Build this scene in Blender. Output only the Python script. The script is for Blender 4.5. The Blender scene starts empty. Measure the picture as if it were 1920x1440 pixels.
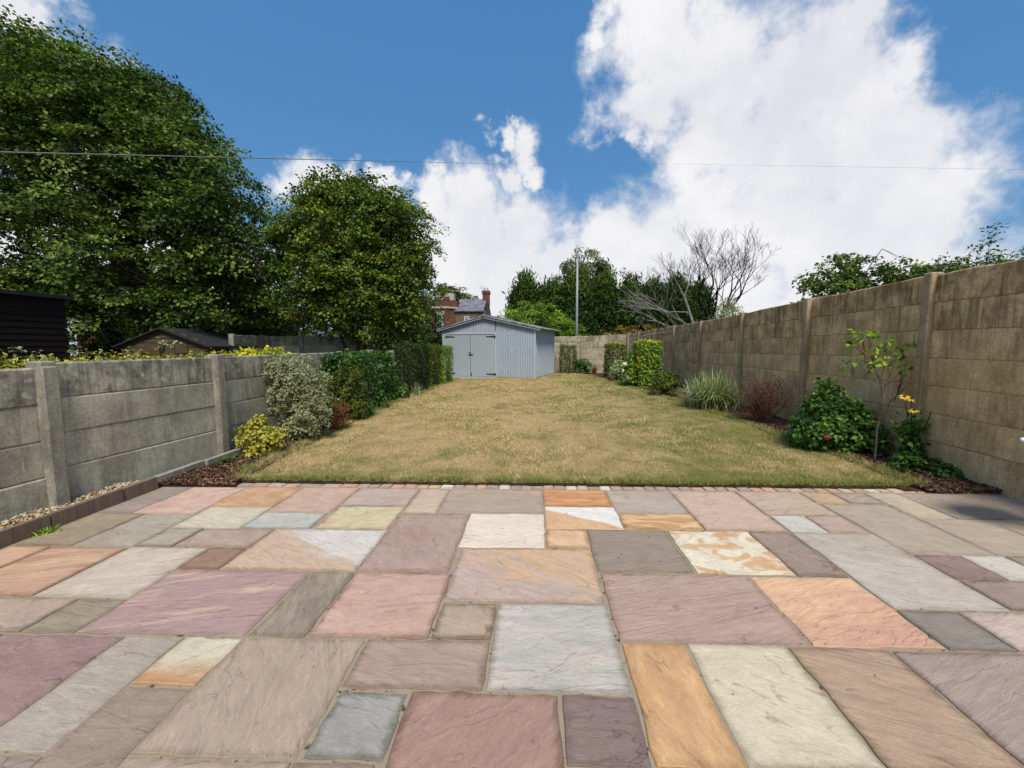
import bpy, bmesh, math, random
import numpy as np
from mathutils import Vector, Matrix

random.seed(7)
rng = np.random.default_rng(11)
R = math.radians
scene = bpy.context.scene
COL = scene.collection

# ------------------------------------------------------------ camera
cam_data = bpy.data.cameras.new('camera')
cam = bpy.data.objects.new('camera', cam_data)
COL.objects.link(cam)
cam.location = (0, 0, 1.42)
cam.rotation_euler = (R(90) - math.atan(73 / 775.0), 0, R(1.6))
cam_data.sensor_width = 36.0
cam_data.lens = 36.0 * 775 / 1920
cam_data.shift_x = -21 / 1920.0
cam_data.clip_start = 0.05
cam_data.clip_end = 3000
scene.camera = cam

# ------------------------------------------------------------ sun, sky, exposure
SUN_EL, SUN_AZ = 56.0, 168.0          # azimuth clockwise from +Y: behind the camera, a little to its right
sd = bpy.data.lights.new('sun', 'SUN')
sd.energy = 2.6
sd.angle = R(16)
sd.color = (1.0, 0.95, 0.87)
sun = bpy.data.objects.new('sun', sd)
COL.objects.link(sun)
tosun = Vector((math.sin(R(SUN_AZ)) * math.cos(R(SUN_EL)), math.cos(R(SUN_AZ)) * math.cos(R(SUN_EL)), math.sin(R(SUN_EL))))
sun.rotation_euler = tosun.to_track_quat('Z', 'Y').to_euler()
sun.location = (20, -10, 30)

scene.view_settings.view_transform = 'Standard'
scene.view_settings.look = 'None'
scene.view_settings.gamma = 1.0
scene.view_settings.use_curve_mapping = False
scene.view_settings.exposure = 0.62
scene.cycles.use_denoising = True
scene.cycles.max_bounces = 6
scene.cycles.transparent_max_bounces = 8


class NT:
    """short hand for node trees"""
    def __init__(s, tree):
        s.t = tree
    def n(s, kind, **kw):
        nd = s.t.nodes.new(kind)
        for k, v in kw.items():
            setattr(nd, k, v)
        return nd
    def put(s, sock, v):
        if isinstance(v, bpy.types.NodeSocket):
            s.t.links.new(v, sock)
        elif v is not None:
            if sock.type == 'RGBA' and len(v) == 3:
                v = (*v, 1)
            sock.default_value = v
    def m(s, op, a, b=None, c=None, clamp=False):
        nd = s.n('ShaderNodeMath', operation=op, use_clamp=clamp)
        s.put(nd.inputs[0], a)
        if b is not None: s.put(nd.inputs[1], b)
        if c is not None: s.put(nd.inputs[2], c)
        return nd.outputs[0]
    def v(s, op, a, b=None, out=0):
        nd = s.n('ShaderNodeVectorMath', operation=op)
        s.put(nd.inputs[0], a)
        if op == 'SCALE':
            s.put(nd.inputs['Scale'], b)
        elif b is not None:
            s.put(nd.inputs[1], b)
        return nd.outputs[out]
    def mix(s, f, a, b, mode='MIX'):
        nd = s.n('ShaderNodeMix', data_type='RGBA', blend_type=mode)
        s.put(nd.inputs[0], f); s.put(nd.inputs[6], a); s.put(nd.inputs[7], b)
        return nd.outputs[2]
    def noise(s, vec, scale, detail=4, rough=0.55, dist=0.0, color=False):
        nd = s.n('ShaderNodeTexNoise')
        s.put(nd.inputs['Vector'], vec)
        s.put(nd.inputs['Scale'], scale); s.put(nd.inputs['Detail'], detail)
        s.put(nd.inputs['Roughness'], rough); s.put(nd.inputs['Distortion'], dist)
        return nd.outputs[1 if color else 0]
    def step(s, x, lo, hi, a=0.0, b=1.0):
        nd = s.n('ShaderNodeMapRange', interpolation_type='SMOOTHSTEP')
        s.put(nd.inputs[0], x); s.put(nd.inputs[1], lo); s.put(nd.inputs[2], hi)
        s.put(nd.inputs[3], a); s.put(nd.inputs[4], b)
        return nd.outputs[0]
    def bump(s, h, strength, dist):
        nd = s.n('ShaderNodeBump')
        s.put(nd.inputs['Strength'], strength); s.put(nd.inputs['Distance'], dist)
        s.put(nd.inputs['Height'], h)
        return nd.outputs[0]
    def pos(s):
        return s.n('ShaderNodeNewGeometry').outputs['Position']
    def attr(s, name, out='Fac', kind='OBJECT'):
        nd = s.n('ShaderNodeAttribute', attribute_type=kind, attribute_name=name)
        return nd.outputs[out]


world = bpy.data.worlds.new('World')
scene.world = world
world.use_nodes = True
w = NT(world.node_tree)
w.t.nodes.clear()
sky = w.n('ShaderNodeTexSky', sky_type='NISHITA', sun_disc=False)
sky.sun_elevation = R(SUN_EL)
sky.sun_rotation = R(SUN_AZ)
sky.air_density = 1.3
sky.dust_density = 0.4
sky.ozone_density = 2.5
gen = w.n('ShaderNodeTexCoord').outputs['Generated']
d0 = w.v('NORMALIZE', gen)
warp = w.v('SCALE', w.v('SUBTRACT', w.noise(d0, 3.2, 9, 0.62, color=True), (0.5, 0.5, 0.5)), 0.36)
dw = w.v('ADD', d0, warp)
CLOUDS = [(0.108, 0.985, 0.133, 0.202), (0.07, 0.975, 0.21, 0.106), (0.152, 0.96, 0.235, 0.091), (-0.184, 0.954, 0.236, 0.143), (-0.054, 0.986, 0.158, 0.202), (-0.145, 0.939, 0.312, 0.076), (0.334, 0.846, 0.415, 0.144), (0.564, 0.694, 0.449, 0.084), (0.215, 0.802, 0.558, 0.113), (0.147, 0.795, 0.589, 0.061), (0.311, 0.801, 0.511, 0.155), (0.417, 0.783, 0.462, 0.141), (0.499, 0.732, 0.463, 0.117), (0.536, 0.696, 0.478, 0.071), (0.564, 0.698, 0.44, 0.067), (0.201, 0.85, 0.487, 0.094), (0.399, 0.831, 0.388, 0.13), (0.512, 0.779, 0.361, 0.182), (0.606, 0.725, 0.327, 0.103), (0.597, 0.76, 0.255, 0.18), (0.65, 0.713, 0.263, 0.074), (0.653, 0.694, 0.304, 0.04), (0.475, 0.834, 0.281, 0.143), (0.364, 0.882, 0.299, 0.117), (0.189, 0.881, 0.434, 0.052), (0.154, 0.872, 0.465, 0.034), (0.255, 0.883, 0.394, 0.033), (0.289, 0.937, 0.195, 0.19), (0.434, 0.882, 0.182, 0.213), (0.582, 0.793, 0.182, 0.2), (0.634, 0.746, 0.206, 0.108), (0.178, 0.968, 0.178, 0.157), (0.021, 0.979, 0.205, 0.106), (-0.064, 0.963, 0.261, 0.111), (-0.169, 0.942, 0.29, 0.083), (-0.234, 0.921, 0.312, 0.056), (-0.127, 0.973, 0.192, 0.16), (-0.004, 0.995, 0.097, 0.205), (0.242, 0.969, 0.057, 0.265), (-0.221, 0.954, 0.201, 0.118), (0.448, 0.894, 0.03, 0.195), (0.597, 0.801, 0.047, 0.173), (-0.004, 0.916, 0.401, 0.051), (-0.054, 0.909, 0.414, 0.03), (0.019, 0.931, 0.363, 0.04), (-0.045, 0.936, 0.349, 0.044), (-0.422, 0.836, 0.349, 0.057), (-0.461, 0.827, 0.323, 0.051), (-0.381, 0.861, 0.335, 0.044), (-0.311, 0.891, 0.33, 0.034), (-0.504, 0.803, 0.319, 0.031), (-0.681, 0.564, 0.467, 0.067), (-0.681, 0.649, 0.339, 0.132), (-0.715, 0.674, 0.188, 0.197), (-0.662, 0.745, 0.084, 0.209)]
dens = None
for (cx, cy, cz, cr) in CLOUDS:
    dist_ = w.v('DISTANCE', dw, (cx, cy, cz), out=1)
    f = w.m('MULTIPLY_ADD', dist_, -1.0 / cr, 1.0)
    dens = f if dens is None else w.m('MAXIMUM', dens, f)
# the same kind of scattered cloud goes on over the rest of the sky
rest = w.m('MULTIPLY_ADD', w.noise(d0, 2.1, 5, 0.55), 4.0, -2.05)
away = w.step(w.v('DOT_PRODUCT', d0, (-0.028, 0.995, -0.09), out=1), 0.30, 0.50, 1.0, 0.0)
rest = w.m('MULTIPLY_ADD', away, 3.0, w.m('ADD', rest, -3.0))
dens = w.m('MAXIMUM', dens, rest)
fine = w.m('SUBTRACT', w.noise(d0, 11.0, 9, 0.6), 0.5)
fine2 = w.m('SUBTRACT', w.noise(d0, 40.0, 5, 0.6), 0.5)
dd = w.m('MULTIPLY_ADD', fine, 1.15, w.m('MINIMUM', dens, 0.85))
dd = w.m('MULTIPLY_ADD', fine2, 0.22, dd)
mask = w.step(dd, -0.12, 0.56)
mask = w.m('POWER', mask, 1.15)
body = w.step(w.m('MULTIPLY_ADD', fine, 0.45, w.noise(d0, 3.0, 6, 0.55)), 0.30, 0.68)
ccol = w.mix(body, (4.75, 4.85, 5.25), (6.1, 6.05, 6.15))
grad = w.step(w.v('DOT_PRODUCT', d0, (0, 0, 1), out=1), -0.02, 0.42)
ccol = w.mix(grad, w.mix(0.5, ccol, (5.9, 5.95, 6.1)), ccol)
skyc = w.mix(0.72, w.mix(1.0, sky.outputs[0], (0.80, 0.95, 1.0), 'MULTIPLY'), (0.34, 1.40, 3.20))
final = w.mix(mask, skyc, ccol)
bg = w.n('ShaderNodeBackground')
w.put(bg.inputs[0], final)
bg.inputs[1].default_value = 0.10
w.t.links.new(bg.outputs[0], w.n('ShaderNodeOutputWorld').inputs[0])


# ------------------------------------------------------------ helpers
def lin(c, k=1.0):
    out = []
    for x in c:
        x /= 255.0
        out.append(k * (x / 12.92 if x <= 0.04045 else ((x + 0.055) / 1.055) ** 2.4))
    return tuple(out)


def material(name, build, rough=0.8, spec=0.3, translucent=0.0):
    """build(nt) -> (colour, normal or None[, roughness])"""
    mt = bpy.data.materials.new(name)
    mt.use_nodes = True
    nt = NT(mt.node_tree)
    nt.t.nodes.clear()
    r = build(nt)
    p = nt.n('ShaderNodeBsdfPrincipled')
    nt.put(p.inputs['Base Color'], r[0])
    if r[1] is not None: nt.put(p.inputs['Normal'], r[1])
    nt.put(p.inputs['Roughness'], r[2] if len(r) > 2 else rough)
    p.inputs['Specular IOR Level'].default_value = spec
    o = nt.n('ShaderNodeOutputMaterial')
    sh = p.outputs[0]
    if translucent:
        tr = nt.n('ShaderNodeBsdfTranslucent')
        nt.put(tr.inputs[0], nt.mix(1.0, r[0], (1.0, 1.15, 0.6), 'MULTIPLY'))
        mx = nt.n('ShaderNodeMixShader')
        mx.inputs[0].default_value = translucent
        nt.t.links.new(sh, mx.inputs[1]); nt.t.links.new(tr.outputs[0], mx.inputs[2])
        sh = mx.outputs[0]
    nt.t.links.new(sh, o.inputs[0])
    return mt


def plain(name, col, rough=0.7, var=0.15, scale=8.0, spec=0.3, bump=0.0):
    def b(nt):
        p = nt.pos()
        n = nt.noise(p, scale, 6, 0.6)
        c = nt.mix(n, tuple(x * (1 - var) for x in col), tuple(min(1, x * (1 + var)) for x in col))
        nrm = nt.bump(nt.noise(p, scale * 6, 4), 0.5, bump) if bump else None
        return c, nrm
    return material(name, b, rough, spec)


def tag(o, label=None, cat=None, group=None, kind=None):
    if label: o['label'] = label
    if cat: o['category'] = cat
    if group: o['group'] = group
    if kind: o['kind'] = kind
    return o


def empty(name, loc=(0, 0, 0), rz=0.0):
    o = bpy.data.objects.new(name, None)
    COL.objects.link(o)
    o.location = loc
    o.rotation_euler = (0, 0, rz)
    o.empty_display_size = 0.2
    return o


def thing(name, label, cat, loc=(0, 0, 0), rz=0.0, group=None):
    return tag(empty(name, loc, rz), label, cat, group)


def link(name, me, parent=None, loc=None, rz=0.0):
    o = bpy.data.objects.new(name, me)
    COL.objects.link(o)
    if parent is not None: o.parent = parent
    if loc is not None: o.location = loc
    if rz: o.rotation_euler = (0, 0, rz)
    return o


class MB:
    """collects verts and faces of one mesh"""
    def __init__(s):
        s.v, s.f = [], []
    def add(s, vs, fs):
        k = len(s.v)
        s.v += [tuple(x) for x in vs]
        s.f += [tuple(i + k for i in f) for f in fs]
    def box(s, x0, x1, y0, y1, z0, z1, rz=0, c=(0, 0, 0), M=None):
        vs = [Vector((x, y, z)) for x in (x0, x1) for y in (y0, y1) for z in (z0, z1)]
        if M is not None: vs = [M @ q for q in vs]
        s.add(vs, [(0, 1, 3, 2), (4, 6, 7, 5), (0, 4, 5, 1), (2, 3, 7, 6), (0, 2, 6, 4), (1, 5, 7, 3)])
    def bbox(s, x0, x1, y0, y1, z0, z1, b=0.006):
        """box with its four upright edges and top edge chamfered"""
        b = min(b, (x1 - x0) / 3, (y1 - y0) / 3)
        def ring(i, z):
            return [(x0 + i + b, y0 + i, z), (x1 - i - b, y0 + i, z), (x1 - i, y0 + i + b, z), (x1 - i, y1 - i - b, z),
                    (x1 - i - b, y1 - i, z), (x0 + i + b, y1 - i, z), (x0 + i, y1 - i - b, z), (x0 + i, y0 + i + b, z)]
        vs = ring(0, z0) + ring(0, z1 - b) + ring(b, z1)
        fs = [tuple(range(7, -1, -1)), tuple(range(16, 24))]
        for k in (0, 8):
            for i in range(8):
                j = (i + 1) % 8
                fs.append((k + i, k + j, k + 8 + j, k + 8 + i))
        s.add(vs, fs)
    def tube(s, pts, rad, sides=6, cap=True):
        pts = [Vector(p) for p in pts]
        if not hasattr(rad, '__len__'): rad = [rad] * len(pts)
        k = len(s.v)
        a = None
        for i, p in enumerate(pts):
            t = (pts[min(i + 1, len(pts) - 1)] - pts[max(i - 1, 0)])
            if t.length < 1e-9: t = Vector((0, 0, 1))
            t.normalize()
            if a is None:
                a = t.orthogonal().normalized()
            else:
                a = (a - t * a.dot(t))
                a = a.normalized() if a.length > 1e-6 else t.orthogonal().normalized()
            b = t.cross(a)
            for j in range(sides):
                an = 2 * math.pi * j / sides
                s.v.append(tuple(p + (a * math.cos(an) + b * math.sin(an)) * rad[i]))
        for i in range(len(pts) - 1):
            for j in range(sides):
                j2 = (j + 1) % sides
                s.f.append((k + i * sides + j, k + i * sides + j2, k + (i + 1) * sides + j2, k + (i + 1) * sides + j))
        if cap and sides > 2:
            s.f.append(tuple(k + j for j in range(sides - 1, -1, -1)))
            e = k + (len(pts) - 1) * sides
            s.f.append(tuple(e + j for j in range(sides)))
    def mesh(s, name, m, smooth=False):
        me = bpy.data.meshes.new(name)
        me.from_pydata(s.v, [], s.f)
        if m is not None: me.materials.append(m)
        if smooth: me.polygons.foreach_set('use_smooth', [True] * len(me.polygons))
        me.update()
        return me
    def build(s, name, m, parent=None, loc=None, rz=0.0, smooth=False):
        return link(name, s.mesh(name, m, smooth), parent, loc, rz)


def np_mesh(name, verts, faces, m, attrs=None, smooth=False):
    """verts (n,3), faces (f,k) all with k corners; attrs: dict of per-vertex floats"""
    me = bpy.data.meshes.new(name)
    nv, nf, k = len(verts), len(faces), faces.shape[1]
    me.vertices.add(nv)
    me.vertices.foreach_set('co', np.ascontiguousarray(verts, dtype=np.float32).ravel())
    me.loops.add(nf * k)
    me.loops.foreach_set('vertex_index', np.ascontiguousarray(faces, dtype=np.int32).ravel())
    me.polygons.add(nf)
    me.polygons.foreach_set('loop_start', np.arange(0, nf * k, k, dtype=np.int32))
    if smooth: me.polygons.foreach_set('use_smooth', np.ones(nf, dtype=bool))
    if attrs:
        for an, av in attrs.items():
            at = me.attributes.new(an, 'FLOAT', 'POINT')
            at.data.foreach_set('value', np.asarray(av, dtype=np.float32))
    me.update()
    me.validate()
    if m is not None: me.materials.append(m)
    return me
# ------------------------------------------------------------ ground
def soil_mat(nt):
    p = nt.pos()
    n = nt.noise(p, 3, 8, 0.65)
    return nt.mix(n, lin((50, 48, 28)), lin((98, 92, 50))), nt.bump(nt.noise(p, 30, 5), 0.6, 0.02)
M_ground = material('rough_ground', soil_mat, 0.95, 0.1)
mb = MB(); mb.add([(-900, -300, -.03), (900, -300, -.03), (900, 1500, -.03), (-900, 1500, -.03)], [(0, 1, 2, 3)])
tag(mb.build('ground', M_ground), kind='structure')

# ------------------------------------------------------------ patio
def mortar_mat(nt):
    p = nt.pos()
    n = nt.noise(p, 7, 6, 0.6); g = nt.noise(p, 160, 3, 0.6)
    c = nt.mix(n, lin((150, 135, 113)), lin((190, 174, 148)))
    c = nt.mix(nt.step(nt.noise(p, 26, 5, 0.7), 0.56, 0.66), c, lin((82, 74, 64)))
    c = nt.mix(nt.m('MULTIPLY', g, 0.5), c, lin((130, 118, 98)), 'MULTIPLY')
    return c, nt.bump(nt.m('ADD', g, n), 0.8, 0.004)
M_mortar = material('sandy_mortar', mortar_mat, 0.95, 0.1)

def stone_mat(nt):
    p = nt.pos()
    seed = nt.attr('seed', 'Vector')
    rot = nt.n('ShaderNodeVectorRotate', rotation_type='Z_AXIS')
    nt.put(rot.inputs['Vector'], nt.n('ShaderNodeTexCoord').outputs['Object'])
    nt.put(rot.inputs['Angle'], nt.attr('ang'))
    loc = rot.outputs[0]
    sp = nt.n('ShaderNodeSeparateXYZ'); nt.put(sp.inputs[0], loc)
    q = nt.n('ShaderNodeCombineXYZ')
    nt.put(q.inputs[0], sp.outputs[0])
    nt.put(q.inputs[1], nt.m('MULTIPLY', sp.outputs[1], nt.attr('stretch')))
    v = nt.v('ADD', q.outputs[0], seed)
    # slow bands of a second colour
    n1 = nt.noise(v, nt.attr('sc'), 5, 0.55, 0.9)
    f = nt.m('ADD', nt.m('MULTIPLY', nt.m('SUBTRACT', n1, 0.5), nt.attr('amp')), nt.m('MULTIPLY', sp.outputs[1], nt.attr('lin')))
    sh = nt.attr('sharp')
    fac = nt.step(nt.m('ADD', f, nt.attr('off')), nt.m('MULTIPLY', sh, -1.0), sh)
    c = nt.mix(fac, nt.attr('ca', 'Color'), nt.attr('cb', 'Color'))
    # iron and soil tints that wander over each slab
    n2 = nt.noise(v, 9.0, 7, 0.68, 0.5)
    c = nt.mix(nt.step(n2, 0.25, 0.78), nt.mix(1.0, c, (0.87, 0.85, 0.83), 'MULTIPLY'), nt.mix(1.0, c, (1.10, 1.09, 1.08), 'MULTIPLY'))
    n5 = nt.noise(nt.v('ADD', p, seed), 3.2, 5, 0.6)
    c = nt.mix(nt.step(n5, 0.5, 0.82, 0.0, 0.45), c, nt.mix(1.0, c, (0.80, 0.74, 0.66), 'MULTIPLY'))
    # riven bedding: thin broken ledge lines
    lay = nt.noise(v, nt.m('MULTIPLY', nt.attr('riv'), 1.15), 5, 0.52, 0.7)
    t = nt.m('MULTIPLY', lay, 9.0)
    fr = nt.m('FRACT', t)
    ledge = nt.m('ADD', nt.m('FLOOR', t), nt.step(fr, 0.0, 0.16))
    keep = nt.step(nt.noise(nt.v('ADD', p, seed), 4.5, 3, 0.5), 0.48, 0.58)
    line = nt.m('MULTIPLY', nt.step(nt.m('PINGPONG', fr, 0.5), 0.045, 0.0), keep)
    c = nt.mix(nt.m('MULTIPLY', line, 0.50), c, nt.mix(1.0, c, (0.34, 0.30, 0.28), 'MULTIPLY'))
    # grime gathered along the edges
    g = nt.n('ShaderNodeTexCoord').outputs['Generated']
    gs = nt.n('ShaderNodeSeparateXYZ'); nt.put(gs.inputs[0], g)
    siz = nt.attr('size', 'Vector'); ss = nt.n('ShaderNodeSeparateXYZ'); nt.put(ss.inputs[0], siz)
    ex = nt.m('MULTIPLY', nt.m('PINGPONG', gs.outputs[0], 0.5), ss.outputs[0])
    ey = nt.m('MULTIPLY', nt.m('PINGPONG', gs.outputs[1], 0.5), ss.outputs[1])
    e = nt.m('ADD', nt.m('MINIMUM', ex, ey), nt.m('MULTIPLY', nt.m('SUBTRACT', n2, 0.5), 0.05))
    c = nt.mix(nt.m('MULTIPLY', nt.step(e, 0.045, 0.0), nt.attr('grime')), c, nt.mix(1.0, c, (0.50, 0.47, 0.42), 'MULTIPLY'))
    grain = nt.noise(p, 210, 3, 0.7)
    c = nt.mix(nt.step(grain, 0.28, 0.75), nt.mix(1.0, c, (0.84, 0.84, 0.84), 'MULTIPLY'), nt.mix(1.0, c, (1.10, 1.10, 1.10), 'MULTIPLY'))
    st = nt.noise(v, 34, 4, 0.7)
    c = nt.mix(nt.step(st, 0.35, 0.7), nt.mix(1.0, c, (0.90, 0.89, 0.88), 'MULTIPLY'), c)
    h = nt.m('ADD', nt.m('MULTIPLY', ledge, 0.34), nt.m('ADD', nt.m('MULTIPLY', n2, 0.9), nt.m('MULTIPLY', grain, 0.10)))
    h = nt.m('ADD', h, nt.m('MULTIPLY', st, 0.35))
    return c, nt.bump(h, 0.8, 0.0065), nt.step(n2, 0.2, 0.8, 0.62, 0.85)
M_stone = material('riven_sandstone', stone_mat, 0.75, 0.28)

patio = MB()
patio.box(-3.76, 4.62, -2.4, 4.085, -0.06, -0.0065)
patio = tag(patio.build('patio', M_mortar), kind='structure')

def stone_block(name, x0, x1, y0, y1, ca, cb=None, z=0.0, jag=0.0048, step=0.06, **pr):
    """a stone slab with hand cut wavy edges"""
    cx, cy = (x0 + x1) / 2, (y0 + y1) / 2
    hx, hy = (x1 - x0) / 2, (y1 - y0) / 2
    ring = []
    def side(ax, ay, bx, by):
        n = max(2, int(math.hypot(bx - ax, by - ay) / step))
        ph = random.random() * 6
        nx, ny = (by - ay), -(bx - ax); l = math.hypot(nx, ny); nx, ny = nx / l, ny / l
        for i in range(n):
            t = i / n
            j = (random.uniform(-jag, jag) + jag * 0.8 * math.sin(ph + t * 7)) if i else -0.003
            ring.append((ax + (bx - ax) * t + nx * j, ay + (by - ay) * t + ny * j))
    side(-hx, -hy, hx, -hy); side(hx, -hy, hx, hy); side(hx, hy, -hx, hy); side(-hx, hy, -hx, -hy)
    n = len(ring)
    dz = random.uniform(-0.0015, 0.002); tx = random.uniform(-.002, .002); ty = random.uniform(-.002, .002)
    def lv(s_, zz):
        return [(x * (1 - s_ / hx), y * (1 - s_ / hy), zz + dz + tx * x / hx + ty * y / hy) for x, y in ring]
    vs = lv(0, -0.022) + lv(0, -0.0035) + lv(0.0035, 0.0)
    fs = [tuple(range(2 * n, 3 * n))]
    for k in (0, n):
        for i in range(n):
            j = (i + 1) % n
            fs.append((k + i, k + j, k + n + j, k + n + i))
    me = bpy.data.meshes.new(name); me.from_pydata(vs, [], fs); me.materials.append(M_stone); me.update()
    o = link(name, me, patio, (cx, cy, z))
    K = 1.10
    def soft(c):
        c = lin([x * .77 + y * .23 for x, y in zip(c, (178, 158, 144))], K); g = sum(c) / 3
        return [min(.86, (x * 0.80 + g * 0.20) * k_) for x, k_ in zip(c, (1.06, 1.0, 0.90))]
    o['ca'] = soft(ca); o['cb'] = soft(cb or tuple(c * 0.92 for c in ca))
    d = dict(ang=random.uniform(-0.5, 0.5), stretch=random.uniform(1.6, 3.6), sc=random.uniform(1.4, 2.6), amp=2.2, lin=0.0,
             off=0.0, sharp=0.5, riv=random.uniform(.6, 1.2), grime=random.uniform(0.3, 0.9))
    d.update(pr)
    for k, v_ in d.items(): o[k] = float(v_)
    o['seed'] = [random.uniform(-40, 40), random.uniform(-40, 40), random.uniform(-9, 9)]
    o['size'] = [x1 - x0, y1 - y0, 0.02]
    return o

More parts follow.
